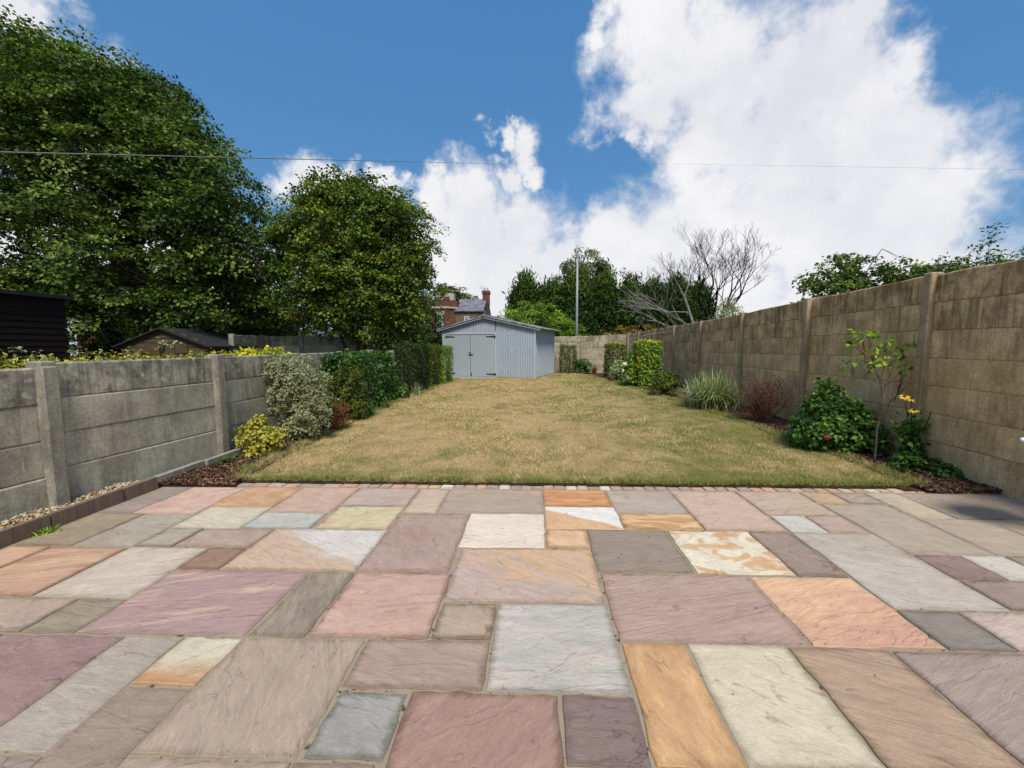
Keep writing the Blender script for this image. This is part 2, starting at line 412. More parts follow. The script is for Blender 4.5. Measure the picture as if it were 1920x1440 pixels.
# x0, x1, y0, y1 on the 0.3 m grid the slabs are laid to, colour(s), look
SL = [
 (-3.72,-3.42,3.30,3.95,(150,140,136),None,{}), (-3.42,-2.88,3.30,3.95,(207,178,168),(196,152,142),dict(sc=5,stretch=1.5)),
 (-2.88,-2.31,3.46,3.97,(207,168,126),(188,136,92),dict(ang=.5,sc=4)), (-2.31,-1.74,3.355,3.97,(203,168,152),None,{}),
 (-1.74,-1.13,3.50,3.97,(192,168,162),None,{}), (-1.13,-0.83,3.36,3.97,(202,180,156),None,{}),
 (-0.83,0.08,3.38,3.97,(160,146,138),(182,160,136),dict(ang=0,stretch=6)), (0.08,0.69,3.555,3.97,(224,160,92),(196,120,58),dict(ang=0,stretch=3,sc=3)),
 (0.69,1.32,3.41,3.97,(184,169,158),(166,152,144),{}), (1.32,1.95,3.10,3.97,(198,168,152),(192,190,194),dict(lin=1.6,off=-.75,amp=1.4,sharp=.3)),
 (1.95,2.56,3.405,3.97,(194,172,154),None,{}), (2.56,2.86,3.69,3.97,(198,168,126),None,{}),
 (2.86,3.17,3.69,3.97,(172,158,150),None,{}), (3.17,3.475,3.37,3.97,(194,184,162),None,{}),
 (3.475,4.60,3.37,3.97,(168,158,146),(152,142,130),{}),
 (-3.72,-3.29,2.725,3.295,(152,140,116),None,dict(ang=.3)), (-3.29,-2.855,2.725,3.295,(150,144,130),(166,162,152),{}),
 (-2.855,-2.30,3.035,3.46,(208,204,184),None,{}), (-2.30,-1.75,3.045,3.35,(164,180,186),(186,190,186),{}),
 (-1.715,-1.14,3.06,3.50,(202,194,154),(212,170,128),dict(off=-.15,sharp=.25,stretch=1.6)), (-2.85,-2.565,2.73,3.03,(172,166,148),None,{}),
 (-2.565,-2.01,2.74,3.03,(176,152,142),None,{}), (-2.01,-1.125,2.455,3.04,(196,168,144),(206,206,210),dict(lin=1.9,ang=.55,off=-.05,amp=1.2,sharp=.2)),
 (-2.29,-2.01,2.455,2.735,(152,116,94),None,{}), (-2.85,-2.29,2.15,2.725,(202,192,180),None,{}),
 (-3.42,-2.86,2.15,2.715,(186,136,116),(208,170,136),dict(ang=-.3,stretch=5,sharp=.3)), (-3.72,-3.42,2.15,2.715,(208,160,140),(198,170,118),dict(sharp=.2)),
 (-1.125,-0.54,2.465,3.35,(174,148,138),(152,126,120),dict(ang=.9,stretch=2,sharp=.8)), (-0.54,0.08,2.79,3.37,(230,221,208),(222,212,200),dict(grime=.1)),
 (0.09,0.70,3.10,3.545,(218,172,120),(228,232,236),dict(ang=.55,lin=4.2,off=.10,amp=.7,sharp=.06,grime=.1,riv=.4)),
 (0.71,1.32,3.105,3.40,(224,184,118),(194,142,80),dict(stretch=3,sc=3.4,sharp=.18,ang=.1)), (0.09,0.40,2.80,3.085,(228,188,142),(214,164,110),dict(ang=.7)),
 (0.40,1.01,2.49,3.085,(134,122,112),(142,128,114),dict(ang=-.2)), (1.02,1.63,2.49,3.085,(226,223,203),(212,168,116),dict(stretch=1.3,sc=4.4,off=-.10,sharp=.10,amp=2.2,grime=.25)),
 (1.63,1.94,2.475,3.085,(150,130,122),None,{}), (1.96,2.25,3.095,3.395,(186,194,200),(202,206,206),{}),
 (2.25,2.555,3.085,3.395,(186,162,152),None,{}), (2.565,3.14,2.77,3.66,(162,154,140),(172,160,146),dict(ang=.9)),
 (1.95,2.565,2.17,3.08,(170,164,152),(186,182,181),dict(lin=-1.2,off=.1,sharp=.5)), (3.15,3.90,2.775,3.365,(178,166,152),None,{}), (3.90,4.60,2.775,3.365,(170,158,142),None,{}),
 (2.575,2.88,2.465,2.765,(142,116,119),None,{}), (2.88,3.17,2.465,2.765,(206,210,207),None,{}), (3.17,4.05,2.465,2.765,(150,151,131),None,{}), (4.05,4.60,2.17,2.765,(170,150,140),None,{}),
 (2.57,3.45,2.17,2.46,(152,133,132),None,{}), (3.45,4.05,2.17,2.46,(176,160,150),None,{}),
 (-3.72,-2.56,1.86,2.14,(176,157,142),None,{}), (-2.56,-2.28,1.86,2.14,(150,139,118),None,{}),
 (-2.275,-1.42,1.865,2.445,(164,134,138),(206,170,154),dict(ang=-.25,stretch=4.5,sc=1.7,sharp=.22,off=-.24,amp=2.6,grime=.4)), (-1.41,-1.12,1.865,2.445,(156,145,129),(124,114,103),dict(ang=1.2,stretch=3,sc=4)),
 (-1.115,-0.515,1.87,2.455,(197,157,144),(188,150,136),dict(grime=1.0)), (-0.51,0.395,2.17,2.78,(206,168,130),(184,162,156),dict(ang=.55,stretch=3.0,sc=3.2,lin=-1.1,sharp=.35,amp=2.6,off=0.0,riv=1.4)),
 (-0.505,-0.205,1.87,2.155,(162,144,126),(176,156,138),dict(grime=1.0)), (-0.20,0.40,1.57,2.16,(192,190,187),(166,171,174),dict(ang=0,stretch=3,grime=.8)),
 (0.41,1.32,1.87,2.475,(182,151,141),(166,136,128),dict(ang=-.25,stretch=5)), (1.325,1.935,1.87,2.465,(233,183,138),(208,154,130),dict(ang=-.35,stretch=4,lin=-1.3,sharp=.5,grime=.15)),
 (1.945,2.26,1.86,2.16,(131,126,122),(118,116,114),{}), (2.26,3.15,1.86,2.16,(201,181,176),None,{}), (3.15,4.60,1.86,2.16,(172,160,150),None,{}),
 (-2.62,-2.0,1.27,1.85,(136,105,113),(150,122,120),dict(ang=.2,grime=.3)), (-3.72,-2.62,1.27,1.85,(168,150,138),None,{}),
 (-1.995,-1.705,1.275,1.85,(158,151,145),(172,166,158),dict(grime=.2)), (-1.70,-1.415,1.565,1.85,(206,202,178),(196,142,92),dict(ang=.15,lin=-3.4,off=-.12,amp=1.0,sharp=.18,grime=.2)),
 (-1.70,-1.415,0.98,1.56,(150,132,118),None,dict(grime=.3)), (-1.41,-0.815,1.275,1.855,(173,153,137),(160,144,126),dict(ang=1.2,stretch=4)),
 (-0.81,-0.21,1.575,1.865,(170,145,133),(156,131,121),dict(ang=.3,stretch=4)), (-0.80,-0.515,1.275,1.56,(149,156,158),(132,138,140),dict(grime=.9,riv=1.4)),
 (-0.505,0.10,0.97,1.565,(166,126,113),(150,113,103),dict(ang=-.9,stretch=3)), (0.11,0.405,1.275,1.565,(125,103,104),(112,94,95),{}),
 (0.415,0.72,1.28,1.87,(222,171,106),(198,146,92),dict(ang=1.4,stretch=2.5,sc=3,sharp=.3)), (0.725,1.19,1.28,1.875,(206,201,177),(188,146,110),dict(stretch=1.8,sc=6,off=-.40,sharp=.10,amp=2.6,ang=.3)),
 (1.195,1.66,1.28,1.865,(184,153,123),(158,134,112),dict(ang=.35,stretch=4,sc=3)), (1.665,2.57,1.28,1.855,(165,146,145),(148,129,130),dict(ang=-.4,stretch=5)),
 (2.57,3.45,1.28,1.855,(190,170,160),None,{}), (3.45,4.60,1.28,1.855,(164,154,148),None,{}),
]
for (x0, x1, y0, y1, ca, cb, pr) in SL:
    g_ = 0.0030
    stone_block('slab', x0 + g_, x1 - g_, y0 + g_, y1 - g_, ca, cb, **pr)
# rows behind the lens, laid the same way
pal = [(176,157,142),(197,157,144),(160,146,138),(204,196,178),(150,132,118),(208,168,126),(166,146,146),(150,156,158)]
for (ya, yb) in ((0.68,1.27),(0.08,0.67),(-0.52,0.07),(-1.12,-0.53),(-1.72,-1.13),(-2.32,-1.73)):
    x = -3.72
    while x < 4.5:
        wd = min(random.choice((0.29, 0.59, 0.89, 0.59)), 4.6 - x)
        if ya < 1.0 and ya > 0.6:
            hit = [(-1.70,-1.415),(-0.505,0.10)]
            for (a, b) in hit:
                if x < b - .01 and x + wd > a + .01:
                    if x >= a - .02: wd = b - x; break
                    wd = a - x
            if any(x >= a - .02 and x < b - .01 for a, b in hit):
                stone_block('slab', x + .005, x + wd - .005, 0.685, 0.965, random.choice(pal)); x += wd; continue
        if wd > .06: stone_block('slab', x + .005, x + wd - .005, ya + .005, yb - .005, random.choice(pal))
        x += wd
# the course of small setts at the lawn
x = -3.70
spal = [(190,165,148),(214,196,182),(222,168,140),(232,228,222),(170,158,148),(206,176,140),(196,172,168),(180,160,140)]
while x < 4.40:
    wd = random.uniform(0.105, 0.13) if x > -1.8 else random.uniform(0.15, 0.24)
    stone_block('sett', x + .005, x + wd - .007, 3.982, 4.072 + random.uniform(-.004, .006), random.choice(spal), z=0.001 + random.uniform(0, .003), jag=.002, step=.05, grime=.3)
    x += wd
# ------------------------------------------------------------ concrete
def concrete(name, light, dark, stain, top=(150,152,150)):
    def b(nt):
        geo = nt.n('ShaderNodeNewGeometry')
        p = geo.outputs['Position']
        oi = nt.n('ShaderNodeObjectInfo').outputs['Random']
        s3 = nt.n('ShaderNodeCombineXYZ'); nt.put(s3.inputs[0], nt.m('MULTIPLY', oi, 37.0)); nt.put(s3.inputs[1], nt.m('MULTIPLY', oi, 11.0)); nt.put(s3.inputs[2], nt.m('MULTIPLY', oi, 23.0))
        ps = nt.v('ADD', p, s3.outputs[0])
        big = nt.noise(ps, 2.6, 6, 0.62)
        c = nt.mix(nt.step(big, 0.3, 0.7), lin(dark), lin(light))
        # rain streaks run down each board
        st = nt.noise(nt.v('MULTIPLY', ps, (17, 17, 1.5)), 1.0, 6, 0.7)
        area = nt.noise(ps, 1.7, 4, 0.6)
        row = nt.attr('row')
        amt = nt.m('MULTIPLY', nt.step(nt.m('ADD', st, nt.m('MULTIPLY', nt.m('SUBTRACT', area, .5), .7)), 0.38, 0.70), nt.m('ADD', 0.42, nt.m('MULTIPLY', row, 0.5)))
        c = nt.mix(amt, c, lin(stain))
        wash = nt.step(nt.noise(nt.v('MULTIPLY', ps, (24, 24, 1.3)), 1.0, 4, 0.6), 0.60, 0.72)
        c = nt.mix(nt.m('MULTIPLY', wash, 0.20), c, lin(tuple(min(255, x * 1.22) for x in light)))
        # algae and black growth, strongest on the top boards
        al = nt.m('MULTIPLY', nt.step(nt.noise(ps, 5.5, 8, 0.72), 0.44, 0.66), nt.m('ADD', nt.m('MULTIPLY', nt.m('MULTIPLY', row, row), 0.75), 0.10))
        c = nt.mix(al, c, lin(tuple(x * 0.62 for x in dark)))
        # pale lichen spots
        vo = nt.n('ShaderNodeTexVoronoi'); nt.put(vo.inputs['Vector'], nt.v('ADD', ps, nt.v('SCALE', nt.noise(p, 9, 3, color=True), 0.08))); vo.inputs['Scale'].default_value = 9.0
        vs = nt.n('ShaderNodeSeparateColor'); nt.put(vs.inputs[0], vo.outputs['Color'])
        spot = nt.m('MULTIPLY', nt.step(vo.outputs['Distance'], 0.25, 0.16), nt.m('MULTIPLY', nt.m('GREATER_THAN', vs.outputs[0], 0.35), nt.attr('lichen')))
        c = nt.mix(nt.m('MULTIPLY', spot, 0.8), c, lin((186, 186, 170)))
        nz = nt.n('ShaderNodeSeparateXYZ'); nt.put(nz.inputs[0], geo.outputs['Normal'])
        up = nt.step(nz.outputs[2], 0.6, 0.9)
        c = nt.mix(nt.m('MULTIPLY', up, nt.step(big, 0.3, 0.6, 0.4, 0.9)), c, lin(top))  # upward faces paler: lichen, plus light on the top edges put into colour
        grain = nt.noise(p, 130, 3, 0.7)
        c = nt.mix(nt.step(grain, 0.3, 0.7), nt.mix(1.0, c, (0.76, 0.76, 0.76), 'MULTIPLY'), nt.mix(1.0, c, (1.14, 1.14, 1.12), 'MULTIPLY'))
        mid = nt.noise(ps, 34, 4, 0.7)
        c = nt.mix(nt.step(mid, 0.35, 0.65), nt.mix(1.0, c, (0.84, 0.84, 0.84), 'MULTIPLY'), nt.mix(1.0, c, (1.08, 1.08, 1.08), 'MULTIPLY'))
        hh = nt.m('ADD', nt.m('MULTIPLY', grain, 0.6), nt.m('ADD', nt.noise(p, 34, 5, 0.7), nt.m('MULTIPLY', wash, .25)))
        return c, nt.bump(hh, 0.8, 0.005)
    return material(name, b, 0.92, 0.15)

M_conL = concrete('grey_concrete', (204,196,172), (160,153,134), (116,111,98), (172,168,154))
M_conR = concrete('brown_concrete', (238,206,156), (200,168,122), (128,102,72), (164,170,172))
M_conB = concrete('pale_concrete', (206,194,166), (176,164,136), (122,110,92), (176,170,156))
M_conP = concrete('post_concrete', (196,176,142), (166,146,112), (130,112,86), (150,152,150))
M_conPL = concrete('grey_post_concrete', (174,168,150), (140,135,120), (112,108,96), (156,154,146))

def fence(root, pts, tops, rows, m_board, m_post, rowh, base=-0.03, pw=0.12, proud=0.05, side=1, thick=0.045, rough_top=False, lichen=1.0, skip=()):
    """concrete posts with gravel boards stacked between them; side=+1: the seen face looks towards -normal"""
    for i, (x, y) in enumerate(pts):
        a = Vector(pts[max(i - 1, 0)]); b = Vector(pts[min(i + 1, len(pts) - 1)])
        d = (b - a).normalized(); an = math.atan2(d.y, d.x)
        m = MB()
        zt = tops[i] + random.uniform(0.012, 0.03)
        m.bbox(-pw / 2, pw / 2, -0.07, 0.07, base, zt, 0.012)
        o = m.build('post', m_post, root, (x, y, 0), an)
        o.rotation_euler = (random.uniform(-.006, .006), random.uniform(-.006, .006), an)
        o['row'] = 0.35; o['lichen'] = 0.4
    for i in range(len(pts) - 1):
        if i in skip: continue
        a, b = Vector(pts[i]), Vector(pts[i + 1])
        d = (b - a); L = d.length; an = math.atan2(d.y, d.x)
        off = Vector((-d.y, d.x)).normalized() * (proud * side)
        n = rows
        for r in range(n):
            z1a = tops[i] - (n - 1 - r) * rowh; z1b = tops[i + 1] - (n - 1 - r) * rowh
            z0a = z1a - rowh; z0b = z1b - rowh
            if r == 0: z0a = z0b = base
            z0a += .0006; z0b += .0006
            if z1a < base + .05: continue
            sh = random.uniform(-.006, .006)
            t = thick / 2; c = 0.011
            x0, x1 = pw * 0.3, L - pw * 0.3
            vs = []
            segs = 11 if (rough_top and r == n - 1) else 2
            for k in range(segs):
                u = k / (segs - 1); xx = x0 + (x1 - x0) * u
                zb = z0a + (z0b - z0a) * u; zt = z1a + (z1b - z1a) * u
                if segs > 2: zt += random.uniform(-.008, .010)
                for (yy, zz) in ((-t + c, zb), (t - c, zb), (t, zb + c), (t, zt - c * 1.3), (t - c, zt), (-t + c, zt), (-t, zt - c * 1.3), (-t, zb + c)):
                    vs.append((xx, yy + sh + (random.uniform(-.002, .002) if segs > 2 else 0), zz))
            fs = [tuple(range(8)), tuple(range((segs - 1) * 8 + 7, (segs - 1) * 8 - 1, -1))]
            for k in range(segs - 1):
                for j in range(8):
                    j2 = (j + 1) % 8
                    fs.append((k * 8 + j2, k * 8 + j, k * 8 + 8 + j, k * 8 + 8 + j2))
            me = bpy.data.meshes.new('board'); me.from_pydata(vs, [], fs); me.materials.append(m_board); me.update()
            o = link('board', me, root, (a.x + off.x, a.y + off.y, 0), an)
            q = (r + 1) / n
            o['row'] = max(0.0, min(1.0, (q - 0.45) * 1.8 + random.uniform(-.12, .12))) if rough_top else (1.0 if r == n - 1 else random.uniform(.0, .35))
            o['lichen'] = lichen if (r == n - 1) else 0.15 * lichen

fl = thing('concrete_fence', 'low grey concrete fence of four boards per bay with lichen spots, left of the patio', 'fence')
PL = [(-4.20,-1.85),(-4.19,-0.12),(-4.15,1.6),(-4.07,3.30),(-3.93,4.98),(-3.96,6.7),(-3.99,8.4),(-4.01,10.0),(-4.04,11.6),(-4.07,13.3),(-4.10,15.0),(-4.14,16.8)]
TL = [1.24]*4 + [1.275]*8
fence(fl, PL[:4], [1.235]*4, 4, M_conL, M_conPL, 0.305, side=1, proud=.018, rough_top=False)
fence(fl, PL[3:8], [1.275]*5, 4, M_conL, M_conPL, 0.302, side=1, proud=.018, rough_top=False)
fence(fl, PL[7:], [1.25]*5, 4, M_conB, M_conPL, 0.302, side=1, proud=.018)

fr = thing('concrete_fence', 'tall brown stained concrete fence of seven boards per bay along the right side', 'fence')
PR = [(4.30,-1.2),(4.36,1.2),(4.44,3.2),(4.50,4.9),(4.64,7.2),(4.93,10.0),(5.10,12.9),(5.20,15.6),(5.15,18.0),(4.98,20.0)]
TR = [2.2,2.2,2.2,2.21,2.19,2.16,2.14,2.12,2.08,2.03]
PR = [(4.22,-2.4),(4.32,0.3),(4.41,2.6)] + PR[3:]
fence(fr, PR, TR, 7, M_conR, M_conP, 0.312, side=-1, proud=.022, rough_top=True, lichen=.5)
fb = thing('concrete_fence', 'pale weathered concrete fence closing the far end beside the blue grey garage', 'fence')
fence(fb, [(0.2,21.75),(2.42,21.6),(3.87,21.4),(4.68,20.9),(4.98,20.0)], [1.87,1.87,1.93,1.96,1.99], 6, M_conB, M_conP, 0.305, side=-1, proud=-.018, rough_top=True, lichen=.3)

# ------------------------------------------------------------ kerb, gravel
M_kerb = None
kerbs = tag(empty('kerb'), kind='structure')
for (ya, yb) in ((-2.3,-1.4),(-1.39,-.5),(-.49,.4),(.41,1.25),(1.26,2.10),(2.11,2.985),(2.995,3.56),(3.57,3.90)):
    o = stone_block('kerb_stone', -3.795, -3.745, ya, yb, (138,120,110), (120,104,96), z=0.0, jag=.002, grime=.7)
    me = o.data
    for v in me.vertices:
        if v.index >= len(me.vertices) // 3: v.co.z += 0.118
    o.parent = kerbs; me.update()
edging = MB()
for (ya, yb) in ((3.915,4.55),(4.56,5.2)):
    edging.bbox(-3.86 + (ya-3.9)*.05, -3.80+(ya-3.9)*.05, ya, yb, -.02, .10)
o = edging.build('edging', M_conPL); tag(o, kind='structure'); o['row'] = .2; o['lichen'] = .2

def bed_mat(nt):
    p = nt.pos(); n = nt.noise(p, 14, 7, 0.7)
    return nt.mix(nt.step(n, .3, .7), lin((44, 32, 26)), lin((92, 70, 56))), nt.bump(nt.noise(p, 50, 4), .9, .02)
M_bed = material('dark_soil', bed_mat, .95, .1)
def strip(name, L, Rr, z, m):
    mb = MB(); n = len(L)
    mb.add([(x, y, z) for x, y in L] + [(x, y, z) for x, y in Rr], [(i, n + i, n + i + 1, i + 1) for i in range(n - 1)])
    return tag(mb.build(name, m), kind='structure')
def gravel_base(nt):
    p = nt.pos(); n = nt.noise(p, 40, 5, 0.7)
    return nt.mix(n, lin((90, 72, 50)), lin((170, 146, 108))), nt.bump(n, .8, .01)
M_gb = material('gravel_bed', gravel_base, .9, .2)
strip('gravel_bed', [(-4.20,-2.3),(-4.18,1.6),(-4.04,3.3),(-3.99,3.92)], [(-3.80,-2.3),(-3.80,1.6),(-3.80,3.3),(-3.80,3.92)], .055, M_gb)

def pebble_mat(nt):
    r = nt.attr('tone', kind='GEOMETRY')
    rp = nt.n('ShaderNodeValToRGB'); nt.put(rp.inputs[0], r)
    el = rp.color_ramp.elements
    cols = [(120,92,62),(176,142,96),(206,182,142),(150,124,92),(226,212,186),(104,84,66)]
    el[0].color = (*lin(cols[0]), 1); el[1].color = (*lin(cols[-1]), 1)
    for i in range(1, 5):
        e = el.new(i / 5); e.color = (*lin(cols[i]), 1)
    return rp.outputs[0], None
M_peb = material('gravel_stones', pebble_mat, .6, .4)

def scatter_solids(name, P, sx, sy, sz, m, flat=0.35, up=None):
    """many small irregular octahedral stones or chips as one mesh"""
    n = len(P)
    base = np.array([(1,0,0),(0,1,0),(-1,0,0),(0,-1,0),(.25,.2,1),(-.2,-.25,-1)], float)
    F = np.array([(0,1,4),(1,2,4),(2,3,4),(3,0,4),(1,0,5),(2,1,5),(3,2,5),(0,3,5)])
    V = np.repeat(base[None], n, 0) * (1 + rng.uniform(-.3, .3, (n, 6, 3)))
    V *= np.stack([sx, sy, sz], 1)[:, None, :]
    a = rng.uniform(0, 2 * np.pi, n); t = rng.normal(0, flat, n); u = rng.normal(0, flat, n)
    ca, sa = np.cos(a), np.sin(a)
    Vy = V[..., 1] * np.cos(t)[:, None] - V[..., 2] * np.sin(t)[:, None]
    Vz = V[..., 1] * np.sin(t)[:, None] + V[..., 2] * np.cos(t)[:, None]
    Vx = V[..., 0] * np.cos(u)[:, None] - Vz * np.sin(u)[:, None]
    Vz = V[..., 0] * np.sin(u)[:, None] + Vz * np.cos(u)[:, None]
    X = Vx * ca[:, None] - Vy * sa[:, None]; Y = Vx * sa[:, None] + Vy * ca[:, None]
    W = np.stack([X, Y, Vz], 2) + P[:, None, :]
    Fa = (F[None] + (np.arange(n) * 6)[:, None, None]).reshape(-1, 3)
    return np_mesh(name, W.reshape(-1, 3), Fa, m, {'tone': np.repeat(rng.uniform(0, 1, n), 6)})
n = 5200
yy = rng.uniform(-0.5, 3.9, n)
xl = np.interp(yy, [-2, 1.6, 3.3, 4], [-4.17, -4.13, -4.02, -3.97])
P = np.stack([xl + (-3.80 - xl) * rng.uniform(0, 1, n), yy, .06 + rng.uniform(0, .03, n) + .012 * np.sin(yy * 9)], 1)
s = rng.uniform(.006, .016, n)
tag(link('gravel', scatter_solids('gravel', P, s * 1.3, s, s * .7, M_peb)), 'tan and cream gravel between the kerb stones and the low grey fence', 'gravel', kind='stuff')

# ------------------------------------------------------------ lawn
LY = [4.14, 5.6, 9.0, 12.0, 14.0, 16.0, 17.0, 17.25, 17.6]
LX = [-3.12, -3.27, -3.42, -3.36, -3.28, -3.25, -3.2, -2.1, -1.9]
RY = [4.14, 5.45, 6.3, 7.8, 8.4, 10.0, 11.8, 13.5, 15.2, 17.3, 19.5, 20.6]
RX = [3.84, 3.84, 3.77, 3.78, 3.72, 3.66, 3.30, 3.2, 3.1, 2.95, 2.7, 1.6]
def lawn_l(y): return np.interp(y, LY, LX)
def lawn_r(y): return np.interp(y, RY, RX)
def lawn_end(x): return np.where(x < -1.9, 17.1, np.where(x < 0.1, 17.55, np.interp(x, [.1, 1.1, 3], [17.2, 20.9, 20.9])))

def lawn_cols(nt, p, blade=None):
    """straw and green patches of a drought worn lawn"""
    q = nt.v('MULTIPLY', p, (1, 1, 0))
    a = nt.noise(q, 0.75, 5, 0.6, 0.4); b = nt.noise(nt.v('MULTIPLY', q, (1, .8, 0)), 3.2, 6, 0.68)
    sp = nt.n('ShaderNodeSeparateXYZ'); nt.put(sp.inputs[0], p)
    # greener where the fence keeps it damp on the right, and along the trimmed edges
    gr = nt.m('MULTIPLY', nt.step(sp.outputs[0], -0.4, 3.5), 0.125)
    ed = nt.m('MULTIPLY', nt.step(sp.outputs[1], 4.7, 4.1), 0.10)
    el = nt.m('MULTIPLY', nt.step(sp.outputs[0], -2.9, -3.3), 0.06)
    f = nt.m('ADD', nt.m('ADD', nt.m('MULTIPLY', a, 0.45), nt.m('MULTIPLY', b, 0.62)), nt.m('ADD', gr, nt.m('ADD', ed, el)))
    return nt.step(f, 0.43, 0.78)
def lawn_mat(nt):
    p = nt.pos()
    f = lawn_cols(nt, p)
    c = nt.mix(f, lin((208, 178, 130)), lin((132, 130, 74)))
    g = nt.noise(p, 70, 4, 0.7); g2 = nt.noise(p, 22, 4, 0.7)
    c = nt.mix(nt.step(g, .3, .7), nt.mix(1.0, c, (.48, .47, .44), 'MULTIPLY'), nt.mix(1.0, c, (1.15, 1.15, 1.1), 'MULTIPLY'))
    c = nt.mix(nt.step(g2, .35, .7), nt.mix(1.0, c, (.8, .8, .76), 'MULTIPLY'), c)
    return c, nt.bump(nt.m('ADD', g, g2), .9, .02)
M_lawn = material('worn_turf', lawn_mat, .95, .1)
def blade_mat(nt):
    p = nt.pos()
    f = lawn_cols(nt, p)
    r = nt.attr('tone', kind='GEOMETRY')
    isg = nt.step(nt.m('SUBTRACT', nt.m('ADD', f, 0.10), r), -0.12, 0.12)
    r2 = nt.m('FRACT', nt.m('MULTIPLY', r, 17.3))
    straw = nt.mix(r2, lin((186, 152, 106)), lin((242, 216, 170)))
    green = nt.mix(r2, lin((108, 116, 52)), lin((172, 168, 98)))
    return nt.mix(isg, straw, green), None
M_blade = material('grass_blades', blade_mat, .7, .25, translucent=.2)

ys = np.concatenate([np.arange(4.12, 6, .05), np.arange(6, 21.0, .15)])
NXL = 90
V = []; 
for j, y in enumerate(ys):
    l, r = float(lawn_l(y)), float(lawn_r(y))
    for i in range(NXL + 1):
        x = l + (r - l) * i / NXL
        z = .030 + .006 * math.sin(x * 2.1 + y) + .004 * math.sin(x * 5 - y * 3.1)
        if i in (0, NXL): z = -.01; x += random.uniform(-.03, .03)
        if j == 0: z = -.01
        V.append((x, y + (random.uniform(-.01, .01) if j < 2 else 0), z))
F = []
for j in range(len(ys) - 1):
    for i in range(NXL):
        cx = (V[j * (NXL + 1) + i][0]); cyy = ys[j]
        if cyy > float(lawn_end(cx)): continue
        a = j * (NXL + 1) + i
        F.append((a, a + 1, a + NXL + 2, a + NXL + 1))
me = bpy.data.meshes.new('lawn'); me.from_pydata(V, [], F); me.materials.append(M_lawn); me.update()
tag(link('lawn', me), kind='structure')
strip('soil_edge', [(-3.3,4.08),(3.95,4.08)], [(-3.3,4.25),(3.95,4.25)], .006, M_bed)
strip('flower_bed', [(-4.1,3.95),(-4.0,5),(-4.0,8),(-4.05,12),(-4.15,17),(-4.3,19)], [(-3.0,3.95),(-3.1,5.2),(-3.2,8),(-3.2,12),(-3.1,16),(-3.0,17.2)], .012, M_bed)
strip('flower_bed', [(3.6,4.0),(3.6,6),(3.5,8),(3.4,10),(3.0,12),(2.9,16),(2.6,19.5),(0.9,20.4)], [(4.5,4.0),(4.6,6),(4.75,8),(4.95,10),(5.1,12),(5.2,16),(5.0,20.0),(1.2,21.7)], .012, M_bed)

# grass blades
def grass(n, y0, y1, hmul, wmul, edge=None):
    if edge == 'front':
        y = 4.115 + np.abs(rng.normal(0, .06, n)) - .035 * (rng.uniform(0, 1, n) < .12); x = rng.uniform(-3.15, 3.86, n)
    elif edge == 'sides':
        y = 4.1 * (16.5 / 4.1) ** rng.uniform(0, 1, n)
        left = rng.uniform(0, 1, n) < .5
        x = np.where(left, lawn_l(y) + rng.normal(0, .05, n), lawn_r(y) + rng.normal(0, .05, n))
    else:
        u = rng.uniform(0, 1, n); y = y0 * (y1 / y0) ** u
        l, r = lawn_l(y), lawn_r(y)
        x = l + (r - l) * rng.uniform(0, 1, n)
        keep = y < lawn_end(x); x, y = x[keep], y[keep]; n = len(x)
    h = rng.uniform(.012, .034, n) * hmul * (1 + .25 * (y - 4) / 10)
    tuft = np.clip(np.sin(x * 7.3 + np.sin(y * 5.1) * 2) * np.sin(y * 8.7 + x * 3), 0, 1)
    h = h * (1 + tuft * .6)
    wd = rng.uniform(.0016, .0032, n) * wmul * (1 + .9 * (y - 4) / 4)
    a = rng.uniform(0, 2 * np.pi, n); la = rng.uniform(0, 2 * np.pi, n); lean = h * rng.uniform(.3, 1.5, n)
    dx, dy = np.cos(a) * wd, np.sin(a) * wd
    tx, ty = np.cos(la) * lean, np.sin(la) * lean
    z0 = np.full(n, .022)
    P0 = np.stack([x - dx, y - dy, z0], 1); P1 = np.stack([x + dx, y + dy, z0], 1)
    P2 = np.stack([x + tx, y + ty, z0 + h], 1)
    V = np.stack([P0, P1, P2], 1).reshape(-1, 3)
    return V, np.repeat(rng.uniform(0, 1, n), 3)
parts = [grass(210000, 4.1, 20.5, 1.0, 1.0), grass(14000, 0, 0, 1.5, 1.0, 'front'), grass(24000, 0, 0, 1.9, 1.0, 'sides')]
V = np.concatenate([p[0] for p in parts]); T = np.concatenate([p[1] for p in parts])
T[len(parts[0][1]):] *= .75
tag(link('grass', np_mesh('grass', V, np.arange(len(V)).reshape(-1, 3), M_blade, {'tone': T})), 'short dry grass blades of the straw and green lawn', 'grass', kind='stuff')

